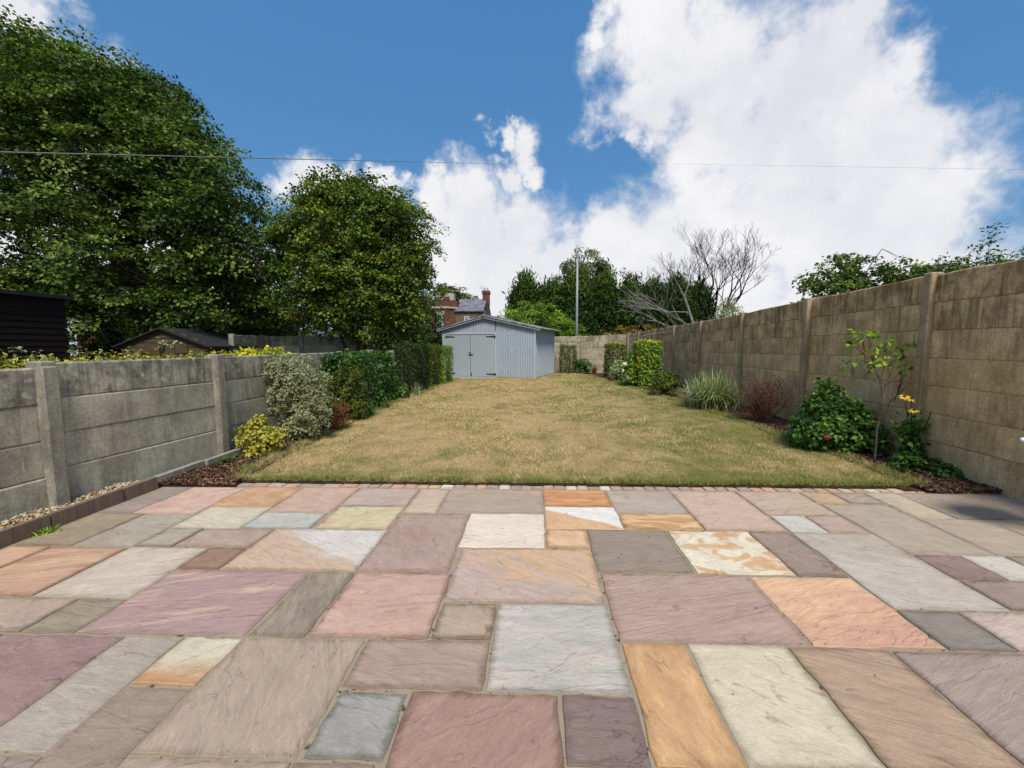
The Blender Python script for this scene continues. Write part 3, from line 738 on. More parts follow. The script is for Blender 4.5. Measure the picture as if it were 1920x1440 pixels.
# bark chips
def chip_mat(nt):
    r = nt.attr('tone', kind='GEOMETRY')
    rp = nt.n('ShaderNodeValToRGB'); nt.put(rp.inputs[0], r)
    el = rp.color_ramp.elements
    cols = [(52,36,28),(84,58,46),(126,92,72),(70,50,42),(168,132,104)]
    el[0].color = (*lin(cols[0]), 1); el[1].color = (*lin(cols[-1]), 1)
    for i in range(1, 4):
        e = el.new(i / 4.4); e.color = (*lin(cols[i]), 1)
    return rp.outputs[0], None
M_chip = material('bark_chips', chip_mat, .9, .15)
def chips(n, side):
    y = 3.96 * (17.0 / 3.96) ** (rng.uniform(0, 1, n) ** 1.3)
    t = rng.uniform(-.03, 1.06, n)
    if side < 0:
        a = np.interp(y, [4, 5, 8, 12, 17], [-3.84, -3.88, -3.94, -4.0, -4.1]); b = lawn_l(y) + .05
    else:
        a = lawn_r(y) - .04; b = np.interp(y, [4, 5, 7.2, 10, 13, 17], [4.46, 4.5, 4.6, 4.88, 5.05, 5.1])
    x = a + (b - a) * t
    P = np.stack([x, y, .018 + rng.uniform(0, .03, n)], 1)
    L = rng.uniform(.014, .045, n)
    return scatter_solids('bark_chips', P, L, L * rng.uniform(.2, .45, n), rng.uniform(.003, .007, n), M_chip, .3)
tag(link('bark_chips', chips(9000, -1)), 'brown bark chips mulching the narrow bed by the low grey fence', 'bark chips', kind='stuff')
tag(link('bark_chips', chips(11000, 1)), 'brown bark chips mulching the bed under the tall brown fence', 'bark chips', kind='stuff')
# ------------------------------------------------------------ foliage machinery
def leaf_mat(name, cols, rough=.5, spec=.35, tl=.22):
    cols = [tuple(min(245, c * k) for c, k in zip(q, (1.22, 1.18, 1.02))) for q in cols]; spec *= .7; tl += .06

    """cols: ramp of leaf colours; 'tone' is the leaf's own shade (age and kind), not its lighting"""
    def b(nt):
        r = nt.attr('tone', kind='GEOMETRY')
        rp = nt.n('ShaderNodeValToRGB'); nt.put(rp.inputs[0], r)
        el = rp.color_ramp.elements; n = len(cols)
        el[0].color = (*lin(cols[0]), 1); el[1].color = (*lin(cols[-1]), 1)
        for i in range(1, n - 1):
            e = el.new(i / (n - 1)); e.color = (*lin(cols[i]), 1)
        return rp.outputs[0], None
    return material(name, b, rough, spec, translucent=tl)

def variegated_mat(name, mid, rim, old):
    """green leaf with a pale margin"""
    def b(nt):
        r = nt.attr('tone', kind='GEOMETRY'); e = nt.attr('edge', kind='GEOMETRY')
        g = nt.mix(r, lin(old), lin(mid))
        k = nt.step(nt.m('ADD', e, nt.m('MULTIPLY', r, .35)), .62, .86)
        return nt.mix(k, g, nt.mix(r, lin(tuple(c * .86 for c in rim)), lin(rim))), None
    return material(name, b, .5, .35, translucent=.2)

def leaves(P, N, D, L, W, tone, fold=.25, rich=False):
    """P base points, N leaf normals, D direction of the leaf, lengths, widths. 2 tris a leaf (4 when rich)."""
    n = len(P)
    D = D - N * (D * N).sum(1, keepdims=True)
    D /= np.maximum(np.linalg.norm(D, axis=1, keepdims=True), 1e-6)
    S = np.cross(D, N)
    L = np.broadcast_to(L, n)[:, None]; W = np.broadcast_to(W, n)[:, None]
    a = P; t = P + D * L - N * L * .10
    m = P + D * L * .45
    l = m + S * W + N * W * fold; r = m - S * W + N * W * fold
    k = np.arange(n)[:, None]
    if not rich:
        V = np.stack([a, r, t, l], 1).reshape(-1, 3)
        F = np.concatenate([k * 4 + np.array([[0, 1, 2]]), k * 4 + np.array([[0, 2, 3]])], 0)
        return V, F, np.repeat(tone, 4), np.tile([0., 1, .6, 1], n)
    V = np.stack([a, r, t, l, m], 1).reshape(-1, 3)
    F = np.concatenate([k * 5 + np.array([[0, 1, 4]]), k * 5 + np.array([[1, 2, 4]]), k * 5 + np.array([[2, 3, 4]]), k * 5 + np.array([[3, 0, 4]])], 0)
    return V, F, np.repeat(tone, 5), np.tile([.45, 1., 1., 1., 0.], n)

def unit(v): return v / np.maximum(np.linalg.norm(v, axis=-1, keepdims=True), 1e-6)
def rnd(n): return unit(rng.normal(size=(n, 3)))

def foliage(name, parent, m, C, rad, nl, L, W, up=.8, flat=.35, spray_n=None, tonevar=.22, rich=False, droop=.15, shell=0.0, outward=None, tone=None, kindleaf=None):
    """C (k,3) centres of leaf sprays, rad (k,) their radii; nl leaves each. The sprays are flattened discs facing spray_n."""
    k = len(C)
    rad = np.broadcast_to(rad, k)
    if spray_n is None: spray_n = unit(rnd(k) * .45 + np.array([0, 0, 1.]))
    ct = rng.normal(0, tonevar * .8, k) if tone is None else tone
    off = rng.normal(size=(k, nl, 3)); off = off / np.linalg.norm(off, axis=2, keepdims=True) * (rng.uniform(0, 1, (k, nl, 1)) ** .5)
    nd = (off * spray_n[:, None]).sum(2, keepdims=True)
    off = off - spray_n[:, None] * nd * (1 - flat)
    P = C[:, None] + off * rad[:, None, None]
    d = unit(off + rng.normal(0, .5, off.shape) + np.array([0, 0, -droop]))
    N = unit(spray_n[:, None] * up + rng.normal(0, .45, off.shape))
    P = P.reshape(-1, 3); d = d.reshape(-1, 3); N = N.reshape(-1, 3); n = len(P)
    tn = np.clip(.5 + np.repeat(ct, nl) + rng.normal(0, tonevar, n), 0, 1)
    sc = rng.uniform(.65, 1.25, n)
    V, F, T, E = leaves(P, N, d, L * sc, W * sc, tn, rich=rich)
    return link(name, np_mesh(name, V, F, m, {'tone': T, 'edge': E}), parent)

def ell_points(ells, n, inner=.35, zmin=None, reject=True):
    """points in a union of ellipsoids (cx,cy,cz,rx,ry,rz), most of them near the outside"""
    vol = np.array([(e[3] * e[4] * e[5]) ** .75 for e in ells]); vol /= vol.sum()
    out, nor = [], []
    for e, f in zip(ells, vol):
        m = max(3, int(n * f)); u = rnd(m); r = 1 - (1 - inner) * rng.uniform(0, 1, m) ** 1.6
        c = np.array(e[:3]); s = np.array(e[3:6])
        out.append(c + u * s * r[:, None]); nor.append(unit(u / s))
    P = np.concatenate(out); Nn = np.concatenate(nor)
    if reject and len(ells) > 1:
        deep = np.zeros(len(P), bool)
        for e in ells:
            q = (P - np.array(e[:3])) / np.array(e[3:6])
            deep |= (q ** 2).sum(1) < (inner * .9) ** 2
        P, Nn = P[~deep], Nn[~deep]
    if zmin is not None:
        k = P[:, 2] > zmin; P, Nn = P[k], Nn[k]
    return P, Nn

def curve(a, b, bend=.15, n=5):
    a, b = Vector(a), Vector(b); d = b - a
    o = Vector((random.uniform(-1, 1), random.uniform(-1, 1), random.uniform(.1, .8))) * d.length * bend
    return [a + d * (i / (n - 1)) + o * math.sin(math.pi * i / (n - 1)) * .7 for i in range(n)]

def bark(name, c1, c2):
    def b(nt):
        p = nt.pos(); n = nt.noise(nt.v('MULTIPLY', p, (1, 1, .25)), 14, 6, .65)
        return nt.mix(nt.step(n, .3, .7), lin(c1), lin(c2)), nt.bump(n, .8, .02)
    return material(name, b, .9, .15)
M_bark = bark('dark_bark', (52,44,36), (96,84,68))
M_barkg = bark('grey_bark', (104,98,92), (156,150,142))
M_barkd = bark('blackish_bark', (16,14,14), (34,31,31))
M_twig = bark('brown_twig', (84,66,50), (128,104,82))
M_twigr = bark('red_brown_twig', (74,52,44), (122,92,78))

# ------------------------------------------------------------ shrubs
def shrub(name, label, cat, base, ells, m, nspray, rad, nl, L, W, stems=7, stem_m=None, group=None, stemr=.008, zmin=.03, rich=False, leafname='foliage', **kw):
    t = thing(name, label, cat, base, group=group)
    P, Nn = ell_points(ells, nspray, kw.pop('inner', .25), zmin=zmin)
    up_bias = kw.pop('up_bias', .9)
    sn = unit(Nn * .8 + np.array([0, 0, up_bias]) + rng.normal(0, .3, P.shape))
    foliage(leafname, t, m, P, rad, nl, L, W, spray_n=sn, rich=rich, **kw)
    s = MB()
    for i in range(stems):
        q = P[rng.integers(len(P))]
        s.tube(curve((random.uniform(-.05, .05), random.uniform(-.05, .05), -.02), q, .1), [stemr, stemr * .9, stemr * .75, stemr * .6, stemr * .4], 5, False)
    s.build('stems', stem_m or M_twig, t)
    return t

M_euo = variegated_mat('gold_margined_leaves', (110,122,40), (222,206,84), (86,100,34))
M_priv = variegated_mat('cream_margined_leaves', (96,108,66), (196,194,146), (76,88,50))
M_laurel = leaf_mat('glossy_green_leaves', [(24,42,20),(44,70,30),(62,96,40),(96,128,56)], .35, .5, .15)
M_dark = leaf_mat('dark_green_leaves', [(20,32,18),(34,50,24),(48,66,32),(78,94,44)], .5, .35, .15)
M_olive = leaf_mat('olive_green_leaves', [(34,44,20),(58,72,32),(84,96,42),(112,122,56)], .5, .3, .18)
M_bright = leaf_mat('fresh_green_leaves', [(44,66,22),(78,106,36),(112,142,48),(152,176,74)], .45, .4, .25)
M_hydr = leaf_mat('serrated_green_leaves', [(28,50,26),(46,76,36),(72,106,48),(112,144,68)], .5, .35, .22)
M_gold = leaf_mat('yellow_green_leaves', [(72,84,26),(124,132,38),(186,180,48),(232,214,72)], .5, .3, .25)
M_russet = leaf_mat('russet_leaves', [(70,48,40),(100,68,54),(118,86,66),(88,62,52)], .8, .15, .1)
M_silver = leaf_mat('silver_striped_blades', [(78,92,68),(108,122,98),(138,148,122),(172,176,152)], .5, .3, .2)
M_grey = leaf_mat('grey_green_leaves', [(72,88,70),(104,120,98),(136,150,124),(160,170,146)], .6, .25, .15)
M_white = plain('white_petals', (.82,.82,.76), .6, .06)
M_pink = plain('crimson_petals', (.50,.04,.12), .6, .1)
M_yel = plain('yellow_petals', (.82,.52,.03), .6, .1)
M_cone = plain('brown_flower_cone', (.05,.025,.012), .8, .2)

# left bed
shrub('euonymus_bush', 'small bright yellow green bush low against the grey fence, nearest the patio on the left', 'shrub', (-3.50,5.12,0),
      [(.02,0,.24,.27,.22,.19),(-.05,.02,.42,.13,.12,.10),(-.26,0,.28,.09,.08,.13),(-.02,-.05,.10,.2,.15,.10)], M_euo, 110, .075, 26, .044, .016, stems=14, rich=True, tonevar=.25)
shrub('variegated_bush', 'large cream and green variegated bush leaning over the top of the grey fence', 'shrub', (-3.52,6.05,0),
      [(0,0,.62,.48,.38,.42),(-.12,.05,1.0,.42,.34,.30),(.16,-.12,.45,.34,.30,.40),(-.38,.1,1.05,.28,.25,.26),(.24,0,.85,.22,.22,.26),(.05,-.1,.2,.30,.28,.18)], M_priv, 560, .085, 30, .040, .013, stems=16, rich=True)
shrub('heather_bush', 'small russet brown dried bush at the foot of the large variegated bush', 'shrub', (-3.28,6.62,0),
      [(0,0,.24,.2,.2,.24),(.05,.1,.36,.12,.12,.15)], M_russet, 130, .06, 26, .03, .007, stems=12, stem_m=M_twigr)
shrub('rounded_bush', 'dense rounded dark green bush in front of the clipped laurel on the left', 'shrub', (-3.47,7.55,0),
      [(0,0,.5,.34,.33,.50),(-.02,.05,.78,.30,.3,.27),(.06,0,.25,.3,.28,.26)], M_olive, 420, .075, 34, .034, .012, stems=10)
def hedge_block(name, label, cat, x0, x1, y0, y1, z0, z1, m, n, L, W, group=None, tonevar=.2, jag=.03, rich=False, dens_in=.35, topm=None, loc=None):
    loc = loc or ((x0 + x1) / 2, (y0 + y1) / 2, 0)
    t = thing(name, label, cat, loc, group=group)
    hx, hy, hz = (x1 - x0) / 2, (y1 - y0) / 2, (z1 - z0) / 2
    c = np.array([(x0 + x1) / 2 - loc[0], (y0 + y1) / 2 - loc[1], (z0 + z1) / 2])
    A = np.array([hy * hz, hy * hz, hx * hz, hx * hz, hx * hy]); A = A / A.sum()
    P, N = [], []
    dirs = [(1, 0, 0), (-1, 0, 0), (0, 1, 0), (0, -1, 0), (0, 0, 1)]
    for a, dr in zip(A, dirs):
        k = int(n * a); u = rng.uniform(-1, 1, (k, 3)); dr = np.array(dr, float)
        ax = int(np.argmax(np.abs(dr))); u[:, ax] = dr[ax] * (1 - np.abs(rng.normal(0, .10, k)))
        P.append(u); N.append(np.repeat(dr[None], k, 0))
    P = np.concatenate(P); N = np.concatenate(N)
    r = np.linalg.norm(P[:, :2] , axis=1)
    P = c + P * np.array([hx, hy, hz]) + rng.normal(0, jag, P.shape)
    # gentle swellings of a hand clipped face
    P += N * (np.sin(P[:, [1]] * 5.1 + P[:, [2]] * 3) * .025 + np.sin(P[:, [0]] * 7 + P[:, [2]] * 6.3) * .02)
    nn = len(P)
    tone_ = np.clip(.5 + rng.normal(0, tonevar, nn) + .22 * np.sin(P[:, 0] * 9 + P[:, 2] * 4) * np.sin(P[:, 1] * 6 + P[:, 2] * 7), 0, 1)
    V, F, T, E = leaves(P, unit(N * .9 + rng.normal(0, .55, P.shape) + np.array([0, 0, .35])), rnd(nn) + np.array([0, 0, -.2]) + N * .4, L * rng.uniform(.6, 1.2, nn), W * rng.uniform(.7, 1.2, nn), tone_, rich=rich)
    link('foliage', np_mesh('foliage', V, F, m, {'tone': T, 'edge': E}), t)
    s = MB()
    for i in range(8):
        s.tube(curve((c[0] + random.uniform(-hx, hx) * .6, c[1] + random.uniform(-hy, hy) * .7, -.02), (c[0] + random.uniform(-hx, hx) * .7, c[1] + random.uniform(-hy, hy) * .8, z1 * .85), .06), [.02,.018,.014,.01,.006], 5, False)
    for i in range(30):
        a_ = (c[0] + random.uniform(-hx, hx) * .3, c[1] + random.uniform(-hy, hy) * .6, random.uniform(.1, z1 * .7))
        s.tube(curve(a_, (c[0] + random.uniform(-hx, hx) * .9, c[1] + random.uniform(-hy, hy) * .9, min(z1 * .93, a_[2] + random.uniform(.1, .5))), .1, 4), [.008,.006,.005,.003], 4, False)
    s.build('stems', M_twig, t)
    return t
hedge_block('laurel_hedge', 'clipped laurel hedge with large glossy leaves against the left fence behind the rounded dark bush', 'hedge', -3.98,-3.48, 7.6,10.1, .05,1.22, M_laurel, 6800, .095, .026)
shrub('leafy_shrub', 'loose green leafy shrub between the laurel hedge and the bare stretch of left fence', 'shrub', (-3.62,10.5,0), [(0,0,.3,.28,.3,.3),(.1,.2,.2,.2,.25,.2)], M_hydr, 120, .09, 26, .07, .02, stems=9)
HG = 'clipped hedge sections in front of the garage'
hedge_block('clipped_hedge', 'darkest and nearest section of the clipped hedge leading to the garage', 'hedge', -4.05,-3.36, 11.7,13.05, .0,1.44, M_dark, 9500, .05, .018, group=HG)
hedge_block('clipped_hedge', 'olive middle section of the clipped hedge leading to the garage', 'hedge', -4.05,-3.30, 13.07,14.35, .0,1.41, M_olive, 7600, .05, .018, group=HG)
hedge_block('clipped_hedge', 'bright green far section of the clipped hedge beside the garage doors', 'hedge', -4.05,-3.20, 14.37,16.1, .0,1.36, M_bright, 9000, .055, .02, group=HG)

def tuft(name, label, cat, base, n, L, spread, m, wd=.006, droop=.6, segs=4, sd=.05, tonevar=.25):
    """arching strap leaves from one crown"""
    t = thing(name, label, cat, base)
    a = rng.uniform(0, 2 * np.pi, n); ln = L * rng.uniform(.55, 1.1, n); out = spread * rng.uniform(.1, 1, n) ** .7
    bx = rng.normal(0, sd, n); by = rng.normal(0, sd, n)
    V, F, T = [], [], []
    tone = np.clip(.5 + rng.normal(0, tonevar, n), 0, 1)
    for i in range(n):
        ca, sa = math.cos(a[i]), math.sin(a[i]); k = len(V)
        for j in range(segs + 1):
            u = j / segs
            r = out[i] * u ** 1.2; z = ln[i] * (u - droop * (out[i] / spread) * u * u * .75)
            w_ = wd * (1 - u ** 2) + .0006
            px, py = bx[i] + ca * r, by[i] + sa * r
            V.append((px - sa * w_, py + ca * w_, z)); V.append((px + sa * w_, py - ca * w_, z + .3 * w_)); T += [tone[i]] * 2
            if j:
                q = k + 2 * j
                F.append((q - 2, q - 1, q + 1, q))
    link('blades', np_mesh('blades', np.array(V), np.array(F), m, {'tone': T}), t)
    return t
tuft('iris_clump', 'clump of upright strap leaves beside the rounded dark bush', 'plant', (-3.28,8.0,.01), 70, .36, .16, M_hydr, .008, .3)
tuft('daylily_clump', 'low clump of thin arching leaves at the lawn edge under the laurel hedge', 'plant', (-3.33,9.0,.01), 80, .30, .2, M_hydr, .006, .6)
tuft('weed_tuft', 'tiny green weed growing from the joint at the foot of the kerb stones', 'weed', (-3.71,2.93,.0), 60, .05, .06, M_bright, .005, .5, sd=.03)
tuft('weed_tuft', 'small green weed among the bark chips by the concrete edging', 'weed', (-3.66,4.72,.01), 60, .12, .12, M_hydr, .01, .6, sd=.04)
tuft('weed_tuft', 'low grassy weed between the yellow green bush and the lawn', 'weed', (-3.28,4.55,.01), 60, .08, .10, M_hydr, .006, .6, sd=.06)
tuft('seedling', 'spindly pale green seedling by the dark end of the clipped hedge', 'plant', (-3.28,11.4,.01), 60, .42, .2, M_grey, .006, .4)

def flower_heads(t, pts, r, m, petals=14, name='flower', cone=None):
    for (x, y, z) in pts:
        mb = MB(); tilt = Matrix.Rotation(random.uniform(.2, .8), 3, 'X') @ Matrix.Rotation(random.uniform(-.4, .4), 3, 'Y')
        for i in range(petals):
            an = 2 * math.pi * i / petals + random.uniform(-.1, .1)
            d = Vector((math.cos(an), math.sin(an), -.25 + random.uniform(-.2, .15))); s_ = Vector((-math.sin(an), math.cos(an), 0)) * r * .2
            vs = [tilt @ (d * r * .15), tilt @ (d * r * .6 + s_), tilt @ (d * r), tilt @ (d * r * .6 - s_)]
            mb.add(vs, [(0, 1, 2, 3)])
        f = mb.build(name, m, t, (x, y, z))
        if cone:
            cb = MB()
            cb.tube([tilt @ Vector((0, 0, -r * .05)), tilt @ Vector((0, 0, r * .12)), tilt @ Vector((0, 0, r * .3))], [r * .26, r * .28, r * .08], 7)
            cb.build('flower_cone', cone, f)
def blob_flowers(t, pts, r, m):
    for (x, y, z) in pts:
        mb = MB(); u = rnd(46)
        for q in u:
            q = Vector(q); s_ = q.orthogonal().normalized() * r * .28; s2 = q.cross(s_)
            c = q * r * random.uniform(.8, 1.05)
            mb.add([c - s_, c - s2, c + s_, c + s2], [(0, 1, 2, 3)])
        mb.build('flower_head', m, t, (x, y, z))

# right bed
t = shrub('shrub_rose', 'leafy mid green shrub with a crimson flower near the patio end of the brown fence', 'shrub', (4.03,5.62,0),
      [(0,0,.34,.48,.40,.34),(.14,.1,.50,.32,.28,.24),(-.25,-.05,.30,.32,.30,.27),(.28,-.15,.24,.27,.28,.23),(.06,.25,.80,.13,.13,.15),(-.05,.2,.60,.2,.2,.17)], M_hydr, 400, .11, 26, .062, .021, stems=16)
blob_flowers(t, [(-.33,-.37,.26)], .035, M_pink)
t = tuft('ornamental_grass', 'silvery variegated ornamental grass mound against the brown fence', 'ornamental grass', (3.95,9.2,.0), 1100, 1.15, .74, M_silver, .011, 1.0, 6, sd=.16)
# russet twiggy shrub
t = thing('twiggy_shrub', 'russet brown twiggy shrub with hardly any leaves right of the silvery grass', 'shrub', (4.1,7.5,0))
mb = MB(); tips = []
for i in range(120):
    an = random.uniform(0, 6.283); rr = random.uniform(.1, .52); h = random.uniform(.4, .86) * (1 - .25 * rr)
    pts = curve((random.uniform(-.08,.08), random.uniform(-.08,.08), 0), (math.cos(an) * rr, math.sin(an) * rr * .8, h), .10)
    mb.tube(pts, [.006,.005,.0045,.0035,.002], 4, False)
    for k in range(5):
        p = pts[random.choice((2, 3, 4))]; q = p + Vector((random.uniform(-.14,.14), random.uniform(-.14,.14), random.uniform(.03,.18)))
        mb.tube([p, q], [.003, .0015], 3, False); tips.append(q)
mb.build('stems', M_twigr, t)
tp = np.array([tuple(q) for q in tips])
foliage('foliage', t, M_russet, tp, .035, 5, .022, .006, flat=1, tonevar=.3)
shrub('low_green_shrub', 'low yellowish green shrub between the tall clipped bush and the silvery grass', 'shrub', (3.62,11.5,0), [(0,0,.34,.38,.36,.32),(.15,.1,.5,.2,.2,.18)], M_olive, 150, .11, 24, .075, .018, stems=9)
t = thing('leafless_plant', 'two thin leafless stems standing against the brown fence behind the silvery grass', 'plant', (4.35,10.5,0))
mb = MB()
for (dx, h, k) in ((-.35,1.25,0), (.12,.95,1), (.25,.8,2), (-.18,.7,3)):
    pts = curve((dx * .6, 0, 0), (dx, .1, h), .05); mb.tube(pts, [.010,.008,.006,.005,.003], 4, False)
    for q in range(4):
        p = pts[random.choice((2,3))]; mb.tube([p, p + Vector((random.uniform(-.15,.15), 0, random.uniform(.08,.22)))], [.005,.002], 3, False)
mb.build('stems', M_barkd, t)
def new_growth(parent, ells, n):
    P, Nn = ell_points(ells, n, .25, zmin=.3)
    foliage('young_leaves', parent, M_gold, P, .10, 20, .075, .022, spray_n=unit(Nn * .8 + np.array([0, 0, .9])))
TG = 'clipped evergreen bushes along the brown fence'
hb = hedge_block('clipped_bush', 'tall square clipped bush with bright yellow tips, the larger one by the brown fence', 'hedge', 3.42,4.10, 13.55,14.5, 0,1.54, M_bright, 5200, .075, .026, group=TG)
new_growth(hb, [(0,0,1.5,.36,.44,.08),(-.28,-.30,.95,.10,.16,.5)], 120)
hb = hedge_block('clipped_bush', 'smaller clipped bush with yellowish leaves farther along the brown fence', 'hedge', 2.98,3.72, 16.9,17.8, 0,1.44, M_olive, 3600, .075, .025, group=TG)
new_growth(hb, [(0,0,1.40,.34,.40,.09)], 40)
t = shrub('hydrangea', 'light green shrub with white flower heads at the left side of the larger clipped bush', 'shrub', (3.35,14.1,0), [(0,0,.6,.33,.34,.55),(-.12,-.2,.35,.22,.2,.3)], M_bright, 150, .13, 22, .10, .032, stems=9)
blob_flowers(t, [(-.33,-.15,.78),(-.36,-.1,.55),(-.25,-.3,.34)], .075, M_white)
shrub('grey_leaved_shrub', 'bluish grey leaved shrub between the two clipped bushes', 'shrub', (3.25,15.9,0), [(0,0,.4,.35,.4,.42)], M_grey, 110, .12, 20, .08, .02, stems=7)
hedge_block('clipped_bush', 'clipped green bush in the far corner right beside the garage wall', 'hedge', 1.28,2.0, 20.2,20.9, 0,1.40, M_olive, 3400, .06, .022, group=TG)
shrub('dark_evergreen_bush', 'low dark green bush right of the clipped bush in the far corner', 'shrub', (2.35,20.35,0), [(0,0,.38,.42,.35,.38)], M_laurel, 120, .12, 24, .08, .024, stems=6)
tuft('dry_grass_tuft', 'small straw coloured dead tuft at the foot of the pale end fence', 'plant', (2.95,20.5,0), 90, .55, .4, M_russet, .008, .3)

# young tree by the fence
t = thing('young_tree', 'slender young tree with a few lime green leaves against the brown fence', 'tree', (4.17,5.08,0))
mb = MB()
mb.tube([(0,0,-.03),(.005,0,.2),(.0,.0,.38),(.01,0,.5)], [.014,.012,.011,.011], 7, False)
mb.build('trunk', M_barkg, t)
mb = MB(); ends = []
main = [((.01,0,.5),(.0,.0,.98)), ((.01,0,.5),(.36,.05,.92)), ((.0,0,.95),(-.42,-.1,1.42)), ((.0,0,.95),(-.14,.05,1.5)), ((.0,0,.95),(.12,.05,1.35)), ((.0,0,.95),(-.55,-.1,1.12)), ((.2,.03,.72),(.44,.1,1.32)), ((.2,.03,.72),(.32,.05,1.2)), ((.0,0,.8),(.22,.08,1.25)), ((.36,.05,.92),(.62,.05,1.15)), ((-.25,-.06,1.2),(-.30,-.05,1.53))]
for i, (a, b) in enumerate(main):
    pts = curve(a, b, .07); r0 = .009 if i < 2 else .0055
    mb.tube(pts, [r0, r0 * .85, r0 * .7, r0 * .55, r0 * .35], 5, False); ends.append(pts[-1])
    for k in range(4):
        p = pts[random.choice((1, 2, 3))]; q = p + Vector((random.uniform(-.14,.14), random.uniform(-.1,.1), random.uniform(.05,.22)))
        mb.tube([p, q], [.004, .002], 4, False)
        if q.z > 1.12: ends.append(q)
mb.build('branches', M_twigr, t)
ep = np.array([tuple(q) for q in ends]); ep = ep[ep[:, 2] > 1.0]
foliage('foliage', t, M_bright, ep, .075, 6, .075, .027, flat=.6, tonevar=.3, up=.9, rich=True)

# coneflower
t = thing('coneflower', 'tall coneflower with four yellow daisy flowers in front of the fence post', 'flowering plant', (4.33,4.80,0))
mb = MB(); heads = [(-.13,-.02,.84), (-.08,-.05,.82), (-.10,-.12,.70), (-.07,-.06,.64), (.19,-.04,.78)]
for (x, y, z) in heads: mb.tube(curve((random.uniform(-.03,.03), 0, 0), (x, y, z), .04), [.006,.006,.005,.004,.003], 5, False)
mb.build('stems', M_hydr, t)
q = np.concatenate([np.stack([rng.normal(0,.05,60), rng.normal(0,.04,60), rng.uniform(.05,.6,60)],1), np.stack([rng.normal(.15,.16,50), rng.normal(-.1,.1,50), rng.uniform(.03,.14,50)],1)])
foliage('foliage', t, M_hydr, q, .06, 5, .09, .024, flat=.7, up=.8, tonevar=.2)
flower_heads(t, [heads[0], heads[1], heads[2], heads[4]], .052, M_yel, 13, 'flower', M_cone)
shrub('groundcover_plant', 'sprawling low blue green plant on the bark chips under the yellow coneflower', 'plant', (4.42,4.45,0), [(0,0,.06,.22,.18,.07),(-.25,.2,.1,.15,.15,.1)], M_laurel, 60, .06, 14, .06, .02, stems=4)
# ------------------------------------------------------------ garage
def paint_mat(nt):
    p = nt.pos(); n = nt.noise(p, 3, 6, .6); n2 = nt.noise(nt.v('MULTIPLY', p, (20, 20, 2)), 1, 5, .65)
    c = nt.mix(n, lin((154,165,174)), lin((172,182,190)))
    c = nt.mix(nt.m('MULTIPLY', nt.step(n2, .5, .7), .35), c, lin((142,150,156)))
    c = nt.mix(nt.step(nt.noise(p, 16, 4, .6), .70, .74, 0, .7), c, lin((120,104,92)))
    return c, nt.bump(nt.noise(p, 60, 3), .3, .004)
M_paint = material('blue_grey_paint', paint_mat, .6, .3)
M_paintw = plain('pale_blue_trim', lin((178,188,196)), .6, .08, 5)
M_door = plain('grey_blue_door_paint', lin((166,175,181)), .55, .08, 6)
M_black = plain('black_iron', (.012,.012,.014), .5, .2)
def roofm(nt):
    p = nt.pos(); n = nt.noise(p, 5, 8, .7)
    return nt.mix(nt.step(n, .35, .65), lin((84,88,88)), lin((140,142,138))), nt.bump(n, .6, .01)
M_cement = material('fibre_cement_roof', roofm, .9, .15)

GL, GR_, GD = 4.23, 2.62, 3.55
ga = thing('garage', 'pale blue grey corrugated garage with black hinged double doors at the end of the lawn', 'garage', (-4.07, 18.40, 0), math.atan2(-1.15, 4.07))
EV, RX_ = 2.13, 1.98
def gz(x): return EV + (GR_ - EV) * (x / RX_ if x < RX_ else (GL - x) / (GL - RX_))
def corr(x0, x1, z0, top, y=0.0, name='wall_sheet', m=M_paint, axis='x', pitch=.076, amp=.015):
    n = int((x1 - x0) / pitch * 8); xs = [x0 + (x1 - x0) * i / n for i in range(n + 1)]
    V = []
    for x in xs:
        o = amp * math.sin(2 * math.pi * x / pitch)
        zt = top(x) if callable(top) else top
        for z in (z0, zt):
            V.append((x, y + o, z) if axis == 'x' else (y + o, x, z))
    me = bpy.data.meshes.new(name)
    me.from_pydata(V, [], [(2*i, 2*i+2, 2*i+3, 2*i+1) if axis == 'x' else (2*i, 2*i+1, 2*i+3, 2*i+2) for i in range(n)])
    me.materials.append(m); me.polygons.foreach_set('use_smooth', [True] * n); me.update()
    return link(name, me, ga)
corr(.03, .13, .05, 1.90); corr(.03, 1.27, 1.90, lambda x: gz(x) - .02, y=.001); corr(1.27, 2.46, 1.90, lambda x: gz(x) - .02, y=-.004)
corr(2.50, 3.34, .05, lambda x: gz(x) - .02); corr(3.34, GL - .02, .05, lambda x: gz(x) - .02, y=-.004)
for i in range(4): corr(.02 + i * .88, .02 + (i + 1) * .88 + .01, .05, EV - .02, y=GL + .003 * (i % 2), axis='y')
for i in range(4): corr(.02 + i * .88, .02 + (i + 1) * .88 + .01, .05, EV - .02, y=.003 * (i % 2), axis='y')
corr(.02, GL, .05, lambda x: gz(x) - .02, y=GD)
mb = MB(); mb.box(0, GL, 0.03, GD, 0, .05); mb.build('plinth', M_conP, ga)
for (a, b) in ((GL - .035, GL + .035), (-.03, .03)):
    mb = MB(); mb.box(a, b, -.03, .035, .0, gz(GL) - .03); mb.build('corner_trim', M_paintw, ga)
mb = MB(); mb.box(2.46, 2.54, -.035, .02, .0, 2.0); mb.box(.10, .16, -.035, .02, 0, 1.90); mb.box(.16, 2.46, -.03, .02, 1.885, 1.93); mb.build('door_frame', M_paintw, ga)
mb = MB(); mb.box(.16, 2.46, -.05, .03, -.01, .05); mb.build('door_sill', M_paintw, ga)
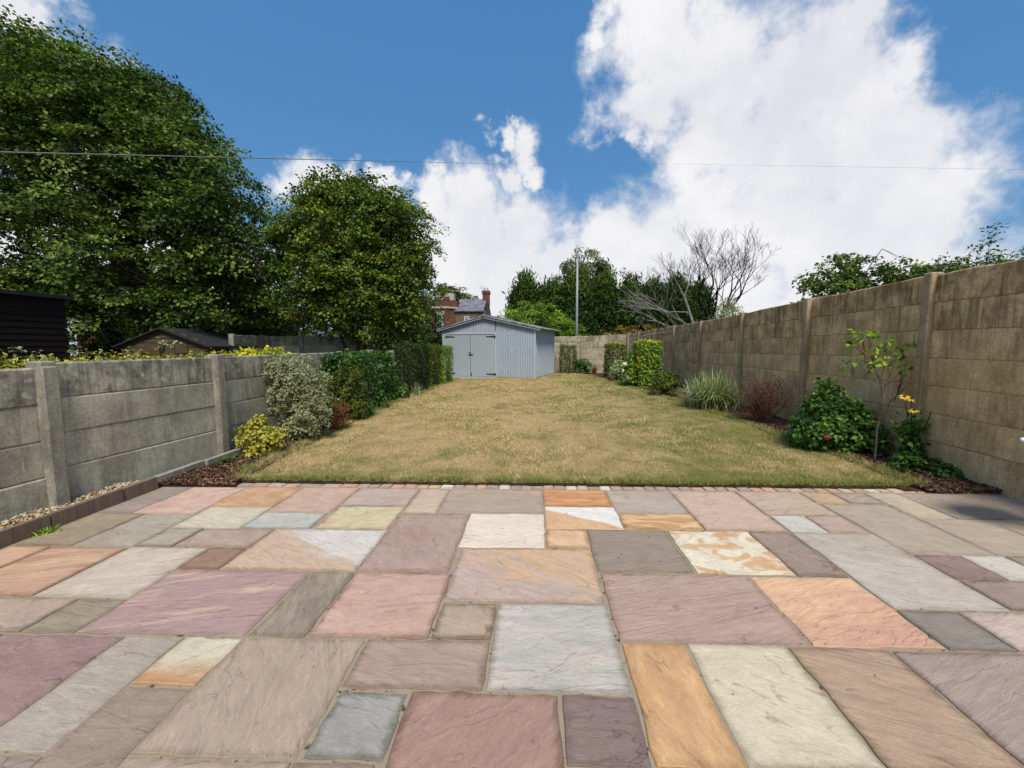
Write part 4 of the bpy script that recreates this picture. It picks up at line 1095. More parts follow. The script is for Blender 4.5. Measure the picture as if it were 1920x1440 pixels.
for (a, b, s_) in ((.17, 1.305, 0), (1.318, 2.45, 1)):
    d = link('door', (lambda q: (q.box(a + .02, b - .02, .01, .035, .07, 1.86), q.mesh('door', M_door))[1])(MB()), ga)
    k = 9
    for i in range(k):
        x0 = a + (b - a) * i / k; x1 = a + (b - a) * (i + 1) / k - .007
        mb = MB(); mb.bbox(x0, x1, -.012, .009, .06 + random.uniform(0, .006), 1.868, .004); mb.build('plank', M_door, d)
    for z in (1.78, .17):
        mb = MB(); x0 = a + .0 if s_ == 0 else b; sg = 1 if s_ == 0 else -1
        xs = [x0, x0 + sg * .40]; w0, w1 = .030, .016
        mb.add([(x0, -.022, z - w0), (x0, -.022, z + w0), (xs[1], -.022, z + w1), (xs[1], -.022, z - w1), (x0, -.014, z - w0), (x0, -.014, z + w0), (xs[1], -.014, z + w1), (xs[1], -.014, z - w1)],
               [(0,1,2,3),(4,7,6,5),(0,4,5,1),(2,6,7,3),(1,5,6,2),(0,3,7,4)])
        mb.box(min(x0, x0 - sg * .05), max(x0, x0 - sg * .05), -.042, -.036, z - .07, z + .05)
        mb.build('hinge', M_black, d)
mb = MB(); mb.box(1.22, 1.43, -.035, -.014, .985, 1.02); mb.box(1.24, 1.33, -.03, -.014, 1.08, 1.11); mb.build('latch', M_black, ga)
mb = MB(); mb.box(1.335, 1.365, -.035, -.014, .06, .22); mb.build('bolt', M_black, ga)
# roof sheets
def roof_half(xa, za, xb, zb, y0, y1, name='roof_sheet'):
    pitch = .146; n = max(2, int((y1 - y0) / pitch * 6)); V = []; 
    for i in range(n + 1):
        y = y0 + (y1 - y0) * i / n; o = .024 * math.sin(2 * math.pi * y / pitch)
        V += [(xa, y, za + o), (xb, y, zb + o), (xb, y, zb + o - .012), (xa, y, za + o - .012)]
    F = []
    for i in range(n):
        for j in range(4):
            j2 = (j + 1) % 4
            F.append((4*i + j, 4*i + j2, 4*i + 4 + j2, 4*i + 4 + j))
    F += [(3,2,1,0), (4*n, 4*n+1, 4*n+2, 4*n+3)]
    me = bpy.data.meshes.new(name); me.from_pydata(V, [], F); me.materials.append(M_cement); me.update(); link(name, me, ga)
sl1 = (GR_ - EV) / RX_; sl2 = (GR_ - EV) / (GL - RX_)
for i in range(4):
    y0, y1 = -.16 + i * .98, -.16 + (i + 1) * .98
    roof_half(RX_, GR_ + .04, -.28, EV - .28 * sl1 + .04, y0, y1)
    roof_half(RX_, GR_ + .042, GL + .30, EV - .30 * sl2 + .042, y0, y1)
mb = MB()
for (xa, za, xb, zb) in ((RX_, GR_ + .0, -.26, EV - .26 * sl1), (RX_, GR_, GL + .26, EV - .26 * sl2)):
    mb.add([(xa, -.13, za), (xb, -.13, zb), (xb, -.13, zb - .055), (xa, -.13, za - .055), (xa, -.10, za), (xb, -.10, zb), (xb, -.10, zb - .055), (xa, -.10, za - .055)],
           [(0,1,2,3),(7,6,5,4),(0,4,5,1),(1,5,6,2),(2,6,7,3),(3,7,4,0)])
mb.build('barge_board', M_paintw, ga)
mb = MB(); mb.tube([(RX_, -.2, GR_ + .06), (RX_, GD + .2, GR_ + .06)], .055, 8); mb.build('ridge_cap', M_cement, ga)
mb = MB()
for x in (2.72, 3.05, 3.42, 3.95):
    for z in (.25, 1.15, 2.05):
        mb.box(x - .012, x + .012, -.024, -.008, z - .012, z + .012)
mb.build('fixing_bolts', M_black, ga)
ap = tag(empty('garage_apron', (-4.07, 18.40, 0), math.atan2(-1.15, 4.07)), kind='structure')
for i in range(4):
    for j in range(2):
        x0 = .02 + i * .61; y0 = -.10 - (j + 1) * .46
        mb = MB(); mb.bbox(x0, x0 + .595, y0, y0 + .445, -.02, .055 + random.uniform(0, .006), .006)
        o = mb.build('slab', M_conPL, ap); o['row'] = .2; o['lichen'] = .1

# ------------------------------------------------------------ trees
def tree(name, label, cat, base, trunk, ells, m, nspray, rad, nl, L, W, barkm=None, limbs=14, r0=.2, inner=.3, group=None, sprayup=.9, outw=.6, extra=None, **kw):
    """trunk: list of points; ells in world coordinates; crown of leaf sprays carried on limbs and twigs"""
    b = np.array(base, float)
    t = thing(name, label, cat, base, group=group)
    E = [tuple(np.array(e[:3]) - b) + tuple(e[3:]) for e in ells]
    P, Nn = ell_points(E, nspray, inner)
    if extra is not None: P = np.concatenate([P, np.array(extra) - b]); Nn = np.concatenate([Nn, np.repeat([[0, 0, 1.]], len(extra), 0)])
    barkm = barkm or M_bark
    tm = MB()
    for tr in (trunk if isinstance(trunk[0][0], (tuple, list)) else [trunk]):
        k = len(tr); tm.tube(tr, [r0 * (1 - .6 * i / max(1, k - 1)) for i in range(k)], 8)
    tm.build('trunk', barkm, t)
    tr0 = trunk if isinstance(trunk[0][0], (tuple, list)) else [trunk]
    lm = MB(); nodes = []
    for i in range(limbs):
        e = E[i % len(E)]; tr = random.choice(tr0)
        a = Vector(tr[random.choice(range(max(1, len(tr) - 2), len(tr)))])
        c = Vector(e[:3]) + Vector(rng.normal(size=3) * np.array(e[3:6]) * .3)
        pts = curve(a, c, .12, 6); q = r0 * .38
        lm.tube(pts, [q, q * .85, q * .7, q * .55, q * .4, q * .3], 6, False); nodes += pts[2:]
    nn = np.array([tuple(p) for p in nodes])
    sel = rng.permutation(len(P))[:min(len(P), 420)]
    for i in sel:
        p = P[i]; dd = ((nn - p) ** 2).sum(1); a = nn[int(np.argmin(dd))]
        if dd.min() > (6 * rad + 1.5) ** 2: continue
        lm.tube(curve(a, p, .08, 4), [r0 * .10, r0 * .075, r0 * .05, r0 * .025], 4, False)
    lm.build('limbs', barkm, t)
    sn = unit(Nn * outw + np.array([0, 0, sprayup]) + rng.normal(0, .28, P.shape))
    foliage('crown', t, m, P, rad * rng.uniform(.7, 1.3, len(P)), nl, L, W, spray_n=sn, **kw)
    return t
M_leafA = leaf_mat('maple_leaves', [(28,42,20),(50,68,30),(78,98,44),(112,130,64)], .5, .3, .2)
M_leafA2 = leaf_mat('tree_leaves_lighter', [(42,54,20),(68,86,30),(98,116,44),(128,138,62)], .5, .3, .22)
M_leafB = leaf_mat('yellowish_tree_leaves', [(34,50,20),(58,80,30),(90,110,44),(132,138,66)], .5, .3, .22)
M_conif = leaf_mat('conifer_sprays', [(18,29,13),(30,46,19),(46,68,27),(82,104,40)], .6, .2, .1)
M_willow = leaf_mat('birch_leaves', [(54,66,48),(78,92,66),(100,112,84),(120,130,100)], .6, .25, .2)

tree('large_tree', 'huge broad leafy green tree filling the upper left beyond the low fence', 'tree', (-13.2,13.6,0), [(0,0,-.1),(.1,0,1.2),(-.1,.1,2.4),(-.3,.2,4.0),(-.2,.2,6.0)],
     [(-14.3,13.6,7.6,3.6,3.0,2.6),(-16.3,13.8,9.3,2.6,2.4,1.9),(-13.6,13.3,9.1,1.9,2.0,1.7),(-12.2,13.0,8.0,1.9,2.2,1.7),(-10.7,12.8,6.4,1.9,2.2,1.8),(-9.9,12.9,4.9,1.7,2.0,1.7),(-10.6,12.9,3.4,1.7,1.8,1.4),
      (-13.2,12.6,4.2,2.8,2.2,2.1),(-16.5,13.0,4.6,3.0,2.4,2.6),(-18.6,13.5,7.6,3.0,2.8,3.2),(-13.0,12.2,2.6,2.2,1.6,1.0),(-16.0,12.0,2.6,2.2,1.6,1.0),(-10.8,12.4,2.5,1.7,1.2,.75),(-9.0,13.0,4.2,1.3,1.6,1.7),(-8.8,13.4,2.6,1.2,1.3,.9)],
     M_leafA, 1500, .60, 100, .115, .042, r0=.34, limbs=26, inner=.35, outw=.45, flat=.22, droop=.25)
tree('tall_tree', 'lighter green tree crown rising behind the top of the huge leafy tree', 'tree', (-12.4,17.0,0), [(0,0,-.1),(.1,0,3),(0,0,6)],
     [(-16.3,17,10.6,2.3,2.0,1.7),(-18.8,17,12.0,2.6,2.2,1.8),(-14.2,17,8.8,1.8,2,1.5),(-21.5,17,12,3,2.2,2.6)],
     M_leafA2, 330, .75, 60, .15, .05, r0=.3, limbs=14, outw=.3, flat=.3)
tree('bushy_tree', 'rounded yellowish green tree with several stems left of the garage', 'tree', (-5.75,13.6,0),
     [[(-.35,0,-.1),(-.4,0,.9),(-.8,.1,2.0),(-1.0,.1,3.4)],[(.05,.1,-.1),(.1,.1,1.0),(.0,.2,2.2),(.1,.2,4.0)],[(.3,0,-.1),(.45,0,.9),(.9,0,1.9),(1.3,0,3.2)],[(.0,-.1,-.1),(-.1,-.2,1.1),(.3,-.3,2.4),(.4,-.3,3.6)],[(-.2,0,-.1),(-.1,.1,1.2),(-.6,.2,2.5)]],
     [(-5.7,13.5,4.9,1.9,1.8,1.55),(-4.35,13.4,4.6,1.4,1.4,1.35),(-7.0,13.4,5.0,1.3,1.4,1.3),(-6.2,13.4,6.0,1.2,1.2,.85),(-5.1,13.3,3.3,1.7,1.6,1.15),(-7.0,13.3,3.3,1.5,1.4,1.1),(-4.1,13.5,3.4,.9,1.2,1.1),(-5.2,13.5,5.8,1.3,1.2,.9),(-5.9,12.4,3.9,1.3,.8,.9),(-5.6,12.9,2.3,1.7,1.0,.7),(-4.3,13.4,2.2,.9,1.0,.8)],
     M_leafB, 1350, .40, 74, .095, .034, r0=.075, limbs=20, inner=.35, outw=.55, flat=.3, droop=.2)
tree('evergreen_shrub', 'dark green bushy shrub between the yellowish tree and the garage', 'shrub', (-5.3,19.2,0), [(0,0,-.1),(0,0,1.2)],
     [(-5.6,19.2,2.3,1.3,.9,1.2),(-4.9,19.4,1.4,1.1,.8,.9),(-6.8,19,1.8,1.0,.8,1.0)], M_dark, 240, .28, 40, .11, .035, r0=.06, limbs=6)
GT = 'trees and bushes closing the view behind the neighbouring gardens'
for i, (x, y, z, r, h, mm, lb) in enumerate([(-9.5,20,1.9,2.4,2.0,M_dark,'dark low bush under the gap between the huge tree and the yellowish tree'),(-15.5,21,2.4,3.2,2.6,M_dark,'dark broad bush behind the wooden shed under the huge tree'),
        (-27,26,3.2,4.5,3.6,M_olive,'olive green bush at the far left behind the boarded shed'),(-7.2,24,2.3,2.6,2.4,M_olive,'olive bush far behind the yellowish tree'),(-12.6,18.2,2.0,1.5,1.3,M_hydr,'paler feathery green bush above the small wooden shed'), (-35,30,4,6,4.5,M_dark,'dark tree farthest left on the horizon'),(-10.8,17.2,3.4,2.2,3.2,M_olive,'tall olive bush filling the space behind the shaded fence'),(-15.75,15.1,2.0,1.15,1.7,M_dark,'dark bush between the boarded shed and the small wooden shed'),(-18,24,5,3.5,5,M_dark,'tall dark tree behind the red brick house at far left')]):
    tree('background_bush', lb, 'bush', (x, y, 0), [(0,0,-.1),(0,0,z*.8)], [(x, y, z, r, r*.7, h),(x+r*.5,y-.3,z*.7,r*.6,r*.5,h*.7),(x-r*.6,y,z*.6,r*.6,r*.5,h*.7)], mm, 170, .2*r**.7, 34, .10*r**.5, .034*r**.5, r0=.08, limbs=6, group=GT)
tree('domed_shrub', 'smooth domed bright green shrub rising behind the right half of the garage', 'shrub', (0.2,26.5,0), [(0,0,-.1),(0,0,2.2)],
     [(0.0,26.5,2.2,2.6,2.2,2.0),(-1.8,26.5,1.9,1.6,1.6,1.5),(1.8,26.3,1.7,1.6,1.5,1.45),(3.0,26,1.2,1.0,1.0,1.1)], M_bright, 620, .26, 44, .12, .032, r0=.12, limbs=8, inner=.55)
for i, (px_, top_, r_, yy_) in enumerate([(985,515,1.35,31),(1030,520,1.2,32),(1078,512,1.5,31.5),(1130,512,1.5,32),(1178,520,1.5,31),(1222,523,1.4,31.5),(1262,524,1.35,31),(1300,530,1.2,31.5)]):
    x = (px_ - 1003) / 775 * yy_; zt = 1.42 + (647 - top_ - random.uniform(-6, 8)) / 775 * yy_ - .75
    lab = ['dark spiky conifer at the left end of the tall evergreen screen','conifer second from the left in the tall evergreen screen','bright tipped conifer of the evergreen screen directly behind the grey pole','conifer of the evergreen screen just right of the grey pole',
           'conifer near the middle of the evergreen screen, above the rusty bush','conifer of the evergreen screen behind the sweeping pale branches','conifer of the evergreen screen left of the bare tree crown','conifer at the right end of the evergreen screen under the bare tree'][i]
    t = thing('conifer', lab, 'conifer', (x, yy_, 0), group='conifers in the tall evergreen screen')
    n_ = 400; h = rng.uniform(.02, 1, n_) ** .85; a = rng.uniform(0, 6.283, n_)
    rr = r_ * 1.22 * (1 - .72 * h ** 2.0) * rng.uniform(.72, 1.06, n_)
    P = np.stack([np.cos(a) * rr, np.sin(a) * rr, h * (zt - .35)], 1)
    out = np.stack([np.cos(a), np.sin(a), np.zeros(n_)], 1)
    D = unit(out * .7 + np.array([0, 0, .9]) + rng.normal(0, .2, P.shape))
    kx = 46; hx_ = rng.uniform(.78, 1.06, kx); ax_ = rng.uniform(0, 6.283, kx); rx_ = r_ * .42 * rng.uniform(0, 1, kx)
    P = np.concatenate([P, np.stack([np.cos(ax_) * rx_, np.sin(ax_) * rx_, hx_ * zt], 1)]); D = np.concatenate([D, unit(rng.normal(0, .22, (kx, 3)) + np.array([0, 0, 1.]))])
    out = np.concatenate([out, np.stack([np.cos(ax_), np.sin(ax_), np.zeros(kx)], 1)]); h = np.concatenate([h, np.clip(hx_, 0, 1)]); n_ += kx
    nl = 30
    Pl = np.repeat(P, nl, 0) + rng.normal(0, .20, (n_ * nl, 3)) + np.repeat(D, nl, 0) * rng.uniform(-.35, .45, (n_ * nl, 1))
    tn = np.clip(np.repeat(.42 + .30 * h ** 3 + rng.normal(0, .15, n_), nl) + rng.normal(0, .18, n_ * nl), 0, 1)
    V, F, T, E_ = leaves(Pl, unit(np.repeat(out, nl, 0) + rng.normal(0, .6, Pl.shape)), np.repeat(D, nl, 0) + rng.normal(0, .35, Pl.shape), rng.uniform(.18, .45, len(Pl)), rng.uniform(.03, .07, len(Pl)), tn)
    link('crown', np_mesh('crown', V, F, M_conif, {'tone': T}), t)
    mb = MB(); mb.tube([(0,0,-.1),(0,0,zt*.5),(0,0,zt*.9)], [.16,.10,.03], 7); mb.build('trunk', M_bark, t)
tree('weeping_tree', 'grey green weeping tree rising behind the conifer screen and the pole', 'tree', (4.9,42,0), [(0,0,-.1),(0,0,4),(0,0,8)],
     [(4.9,42,8.3,2.9,2,2.6),(3.2,42,7.2,1.4,1.5,1.5),(6.6,42,7.4,1.6,1.5,1.9),(2.3,42,6.6,1.1,1.2,1.0)], M_willow, 260, .48, 34, .34, .06, r0=.2, limbs=8, outw=1.0, sprayup=.1, droop=1.6, flat=.6)
tree('distant_tree', 'open dark tree crown behind the slate roof of the brick house', 'tree', (-14.4,75,0), [(0,0,-.1),(0,0,5),(0,0,9)],
     [(-14.6,75,9.6,2.9,2,2.6),(-16.6,75,11.2,1.8,1.6,1.5),(-11.4,75,9.0,1.7,1.4,1.2)], M_olive, 110, .7, 24, .42, .14, r0=.25, limbs=9)
tree('garden_tree', 'dark green leafy tree with open branches showing over the brown fence', 'tree', (7.4,9.6,0), [(0,0,-.1),(0,0,1.3),(-.1,0,2.1)],
     [(6.35,9.5,2.75,.55,.5,.42),(7.05,9.6,3.0,.62,.6,.55),(7.9,9.6,2.85,.62,.6,.5),(7.3,9.6,2.2,1.0,.7,.5),(8.6,9.6,2.7,.7,.6,.42),(5.95,9.4,2.3,.22,.3,.13)], M_leafA, 300, .17, 26, .085, .03, r0=.06, limbs=14, inner=.2)
tree('garden_tree', 'wispy green tree with an upright sprig at the right edge over the brown fence', 'tree', (8.0,8.2,0), [(0,0,-.1),(0,0,1.3),(.1,0,2.1)],
     [(7.5,8.1,2.5,.9,.5,.45),(8.7,8.1,2.75,.9,.5,.42),(9.8,8.1,2.9,.9,.5,.5),(7.9,8.2,2.75,.6,.4,.3),(9.2,8.2,2.7,.8,.4,.4)], M_leafA, 420, .16, 28, .06, .020, r0=.05, limbs=14, inner=.2,
     extra=[(8.35,8.0,z_) for z_ in (3.0,3.15,3.3,3.42,3.55)] + [(9.4,8,3.3),(9.55,8,3.42),(8.1,8.05,3.2)])
tree('rusty_bush', 'rusty brown and green low bush over the far end of the brown fence', 'bush', (5.7,25,0), [(0,0,-.1),(0,0,1.2)],
     [(5.5,25,1.6,1.5,1,.95),(6.6,25,1.8,1.2,.9,.9),(4.6,25,1.4,.9,.8,.8)], leaf_mat('rusty_leaves', [(92,72,40),(126,96,54),(110,112,54),(150,120,72)], .7, .2, .15), 210, .2, 30, .14, .04, r0=.05, limbs=6)
tree('silvery_shrub', 'silvery green upright shrub under the bare tree by the brown fence', 'shrub', (7.35,16.2,0), [(0,0,-.1),(0,0,1.4)],
     [(7.35,16.2,2.3,.5,.4,.95),(7.8,16.2,2.1,.35,.3,.75),(6.9,16.2,1.9,.4,.3,.6)], M_grey, 170, .17, 26, .09, .018, r0=.04, limbs=6, outw=.9, sprayup=.3, flat=.7)

# bare trees
def grow(mb, p, d, L, r, depth, spread=.55, lift=.12):
    pts = [p]; q = Vector(p); dd = Vector(d)
    n = 3
    for i in range(n):
        dd = (dd + Vector((random.uniform(-.16,.16), random.uniform(-.16,.16), lift * random.uniform(.2, 1.3)))).normalized()
        q = q + dd * (L / n); pts.append(q.copy())
    r1 = max(r * .68, .0042)
    mb.tube(pts, [r + (r1 - r) * i / n for i in range(n + 1)], 5 if r > .015 else 3, False)
    if depth == 0: return
    k = 2 if random.random() < .62 else 3
    for i in range(k):
        ax = dd.orthogonal().normalized(); ax.rotate(Matrix.Rotation(random.uniform(0, 6.283), 3, dd))
        nd = (dd + ax * random.uniform(spread * .5, spread * 1.25)).normalized()
        grow(mb, pts[-1] if i < 2 else pts[2], nd, L * random.uniform(.66, .92), r1 * random.uniform(.72, .95), depth - 1, spread, lift)
random.seed(21)
t = thing('bare_tree', 'leafless dark branched tree with a wide fan of twigs above the brown fence', 'tree', (7.0,17,0))
mb = MB(); mb.tube([(0,0,-.1),(-.05,0,1.2),(.05,0,2.3)], [.15,.13,.11], 8); mb.tube([(.1,0,1.0),(.5,.1,1.8),(.62,.1,2.7)], [.09,.08,.075], 7); mb.build('trunk', M_barkd, t)
mb = MB()
for (p, d, L, r, dp) in (((.05,0,2.3),(-.15,-.3,1),.9,.05,6),((.3,0,2.2),(.45,.3,1),.85,.05,6),((.05,0,2.3),(-.55,0,.85),.95,.058,6),((.05,0,2.3),(-.05,.3,1),.8,.06,6),((.05,0,2.3),(.35,-.3,1),.8,.055,6),((.62,.1,2.7),(.75,0,.65),.85,.055,6),((.62,.1,2.7),(.15,-.2,1),.85,.055,6),((-.02,0,1.9),(-.95,.1,.6),.95,.05,6)):
    grow(mb, Vector(p), d, L, r, dp)
mb.build('branches', M_barkd, t)
t = thing('bare_tree', 'pale grey leaning leafless tree with low branches sweeping left before the conifers', 'tree', (6.4,16.6,0))
mb = MB(); mb.tube([(.1,0,-.1),(.08,0,1.5),(-.15,0,2.2),(-.55,0,3.3)], [.075,.07,.06,.045], 7); mb.build('trunk', M_barkg, t)
mb = MB()
for (p, d, L, r, dp, lf) in (((-.55,0,3.3),(-.5,0,.9),.6,.03,4,.1),((-.55,0,3.3),(.3,0,1),.6,.03,4,.1),((-.05,0,1.95),(-.9,-.1,.55),.9,.036,4,.02),((-.0,0,1.7),(-1,0,.35),.9,.03,5,-.02),((-.35,0,2.7),(-1,0,.1),.8,.024,4,-.04),((.05,0,1.6),(-1,.1,.62),1.0,.03,5,.0)):
    grow(mb, Vector(p), d, L, r, dp, .45, lf)
mb.build('branches', M_barkg, t)
random.seed(5)

# ------------------------------------------------------------ brick house behind
def brickm(c1, c2, mort, sc):
    def b(nt):
        co = nt.n('ShaderNodeTexCoord').outputs['Object']; sp = nt.n('ShaderNodeSeparateXYZ'); nt.put(sp.inputs[0], co)
        q = nt.n('ShaderNodeCombineXYZ'); nt.put(q.inputs[0], nt.m('ADD', sp.outputs[0], sp.outputs[1])); nt.put(q.inputs[1], sp.outputs[2])
        br = nt.n('ShaderNodeTexBrick'); nt.put(br.inputs['Vector'], q.outputs[0]); br.inputs['Scale'].default_value = sc
        nt.put(br.inputs['Color1'], lin(c1)); nt.put(br.inputs['Color2'], lin(c2)); nt.put(br.inputs['Mortar'], lin(mort)); br.inputs['Mortar Size'].default_value = .015
        n = nt.noise(nt.pos(), .9, 6, .65)
        return nt.mix(nt.step(n, .3, .7), nt.mix(1.0, br.outputs[0], (.62,.6,.6), 'MULTIPLY'), br.outputs[0]), nt.bump(br.outputs[1], .5, -.02)
    return b
M_brick = material('old_red_brick', brickm((128,80,66),(106,68,60),(140,120,104), 1.6), .9, .1)
M_stonew = material('brown_stone', brickm((140,118,98),(116,98,84),(120,108,96), 1.0), .9, .1)
def slm(nt):
    p = nt.pos(); n = nt.noise(p, 1.2, 6, .65)
    return nt.mix(nt.step(n, .3, .7), lin((92,94,104)), lin((128,128,134))), None
M_slate = material('grey_slate', slm, .7, .3)
M_ashlar = plain('pale_stone_trim', lin((178,170,158)), .8, .15, 2)
M_wwood = plain('white_window_paint', (.72,.73,.74), .5, .04)
M_glass = plain('dark_window_glass', (.05,.06,.07), .12, .3, 3, .6)
h = thing('brick_house', 'distant old red brick house with battlemented parapet, slate roof and tall chimney behind the garage', 'house', (-12,60,0))
def window(parent, x, y, z0, z1, wd, bars=(2, 4)):
    mb = MB(); f = .09
    mb.box(x - wd/2, x - wd/2 + f, y - .08, y, z0, z1); mb.box(x + wd/2 - f, x + wd/2, y - .08, y, z0, z1)
    mb.box(x - wd/2 + f, x + wd/2 - f, y - .08, y, z1 - f, z1); mb.box(x - wd/2 + f, x + wd/2 - f, y - .08, y, z0, z0 + f)
    for i in range(1, bars[0] + 1):
        u = x - wd/2 + wd * i / (bars[0] + 1); mb.box(u - .025, u + .025, y - .07, y - .02, z0 + f, z1 - f)
    for i in range(1, bars[1] + 1):
        u = z0 + (z1 - z0) * i / (bars[1] + 1); k = .05 if i == (bars[1] + 1) // 2 else .022; mb.box(x - wd/2 + f, x + wd/2 - f, y - .075, y - .025, u - k, u + k)
    w_ = mb.build('window', M_wwood, parent)
    mb = MB(); mb.box(x - wd/2 + .02, x + wd/2 - .02, y - .015, y + .01, z0 + .02, z1 - .02); mb.build('pane', M_glass, w_)
mb = MB(); mb.box(.4, 4.75, .9, 9, 0, 6.45)
mb.add([(4.75,.9,6.45),(4.75,9,6.45),(4.75,4.95,8.6),(4.5,.9,6.45),(4.5,9,6.45),(4.5,4.95,8.6)], [(0,1,2),(5,4,3)])
mb.build('stone_wall', M_stonew, h)
mb = MB()
mb.add([(.3,.6,6.42),(4.55,.6,6.42),(4.55,4.95,8.5),(.3,4.95,8.5),(.3,.6,6.30),(4.55,.6,6.30),(4.55,4.95,8.3),(.3,4.95,8.3)], [(0,1,2,3),(7,6,5,4),(0,4,5,1)])
mb.add([(.3,9.3,6.42),(4.55,9.3,6.42),(4.55,4.951,8.5),(.3,4.951,8.5)], [(3,2,1,0)])
mb.build('slate_roof', M_slate, h)
mb = MB()
mb.add([(-9,0,0),(-.5,0,0),(.6,1.2,0),(-9,8,0),(-9,0,7.9),(-.5,0,7.9),(.6,1.2,7.9),(-9,8,7.9),(.6,8,0),(.6,8,7.9)], [(0,1,5,4),(1,2,6,5),(2,8,9,6),(8,3,7,9),(3,0,4,7),(4,5,6,9,7)])
mb.build('brick_wall', M_brick, h)
mb = MB()
mb.add([(-9,-.15,6.7),(-.42,-.15,6.7),(.75,1.15,6.7),(.75,2,6.7),(-9,2,6.7),(-9,-.15,6.95),(-.42,-.15,6.95),(.75,1.15,6.95),(.75,2,6.95),(-9,2,6.95)], [(0,1,6,5),(1,2,7,6),(2,3,8,7),(5,6,7,8,9),(4,3,2,1,0)])
mb.build('cornice', M_ashlar, h)
for i in range(7):
    mb = MB(); x0 = -8.6 + i * 1.25; mb.box(x0, x0 + .75, -.04, .3, 7.9, 8.35); mb.build('battlement', M_brick, h)
    mb = MB(); mb.box(x0 - .05, x0 + .8, -.08, .34, 8.35, 8.47); mb.build('coping', M_ashlar, h)
mb = MB(); mb.box(-1.0, .2, .6, 1.9, 7.9, 8.9); mb.build('corner_turret', M_ashlar, h)
window(h, -1.65, -.02, 3.6, 5.75, .85); window(h, -5.0, -.02, 3.6, 5.75, .85); window(h, 2.05, .88, 4.6, 5.6, .75, (2, 2))
mb = MB(); mb.add([(-2.25,-.06,6.25),(-1.05,-.06,6.25),(-1.2,-.06,5.77),(-2.1,-.06,5.77),(-2.25,0.02,6.25),(-1.05,0.02,6.25),(-1.2,0.02,5.77),(-2.1,0.02,5.77)], [(3,2,1,0),(0,1,5,4),(2,3,7,6),(1,2,6,5),(3,0,4,7)]); mb.build('lintel', M_ashlar, h)
c = MB(); c.box(3.95, 4.95, 4.4, 5.6, 7.6, 9.55); c.box(3.85, 5.05, 4.3, 5.7, 9.3, 9.75)
ch = c.build('chimney', M_brick, h)
for x in (4.2, 4.65):
    mb = MB(); mb.tube([(x,5,9.75),(x,5,10.25)], [.17,.13], 8); mb.build('chimney_pot', M_ashlar, ch)
mb = MB(); mb.tube([(3.8,5,8.4),(3.75,5,10.6)], .02, 4); mb.tube([(3.3,5,10.3),(4.1,5,10.5)], .015, 4); mb.tube([(3.4,5,10.1),(4.0,5,10.2)], .015, 4); mb.build('aerial', M_black, h)

# ------------------------------------------------------------ left neighbour
M_dwood = plain('shade_dark_boards', lin((36,29,25)), .85, .3, 9, .15, .004)  # dark boards, with the tree shade worked into the base colour
M_bwood = plain('weathered_brown_boards', lin((84,70,52)), .85, .25, 9, .15, .004)  # brown boards, colour lowered to stand in for shade under the tree
M_felt = plain('roofing_felt', lin((40,41,42)), .9, .2, 6)  # felt darkened as well, shade on the sheds put into its colour
def boarded(root, x0, x1, y, z0, z1, m, bh=.13, top=None):
    z = z0
    while z < z1 - .02:
        zz = min(z + bh - .006, z1)
        xa, xb = x0, x1
        if top: xa, xb = top(z, x0, x1)
        mb = MB(); mb.add([(xa,y-.022,z),(xb,y-.022,z),(xb,y-.008,zz),(xa,y-.008,zz),(xa,y+.01,z),(xb,y+.01,z),(xb,y+.01,zz),(xa,y+.01,zz)], [(0,1,2,3),(0,4,5,1),(3,2,6,7),(1,5,6,2),(0,3,7,4)])
        mb.build('board', m, root); z += bh
s1 = thing('boarded_shed', 'tall dark horizontally boarded shed at the far left under the huge tree', 'shed', (-10.42,6.6,0), math.pi / 2)
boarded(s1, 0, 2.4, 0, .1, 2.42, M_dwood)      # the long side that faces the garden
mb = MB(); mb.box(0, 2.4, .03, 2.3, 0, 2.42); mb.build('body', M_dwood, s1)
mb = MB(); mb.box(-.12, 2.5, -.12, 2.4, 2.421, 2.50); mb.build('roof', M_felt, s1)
s2 = thing('garden_shed', 'small weathered wooden shed with shallow gable and strap hinged doors behind the grey fence', 'shed', (-11.25,11.0,0))
W2, E2, R2 = 2.35, 1.42, 1.86
def tp2(z, a, b):
    if z < E2: return a, b
    k = (z - E2) / (R2 - E2) * W2 / 2; return a + k, b - k
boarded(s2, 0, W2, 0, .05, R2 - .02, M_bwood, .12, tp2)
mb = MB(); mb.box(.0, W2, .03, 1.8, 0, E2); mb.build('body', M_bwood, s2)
mb = MB()
for (xa, za, xb, zb) in ((W2/2, R2+.03, -.15, E2-.03), (W2/2, R2+.031, W2+.15, E2-.03)):
    mb.add([(xa,-.12,za),(xb,-.12,zb),(xb,1.9,zb),(xa,1.9,za),(xa,-.12,za-.04),(xb,-.12,zb-.04),(xb,1.9,zb-.04),(xa,1.9,za-.04)], [(0,1,2,3),(7,6,5,4),(0,4,5,1),(1,5,6,2),(2,6,7,3)])
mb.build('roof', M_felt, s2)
for (a, b) in ((.48, 1.16), (1.18, 1.86)):
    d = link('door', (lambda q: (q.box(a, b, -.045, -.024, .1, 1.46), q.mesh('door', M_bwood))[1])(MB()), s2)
    mb = MB(); xx = (a, a + .3) if a < 1 else (b - .3, b); mb.box(xx[0], xx[1], -.055, -.046, 1.18, 1.21); mb.build('hinge', M_black, d)
mb = MB(); mb.box(1.10,1.14,-.06,-.046,1.2,1.42); mb.box(1.2,1.24,-.06,-.046,1.2,1.42); mb.build('latch', M_black, s2)
fn = thing('concrete_fence', 'shaded grey concrete fence between the neighbouring gardens beneath the trees', 'fence')
fence(fn, [(-8.85,11.9),(-9.1,13.6),(-8.0,14.0),(-6.2,14.4),(-4.2,14.6)], [1.72]*5, 5, M_conL, M_conPL, .305, side=-1, proud=-.018)
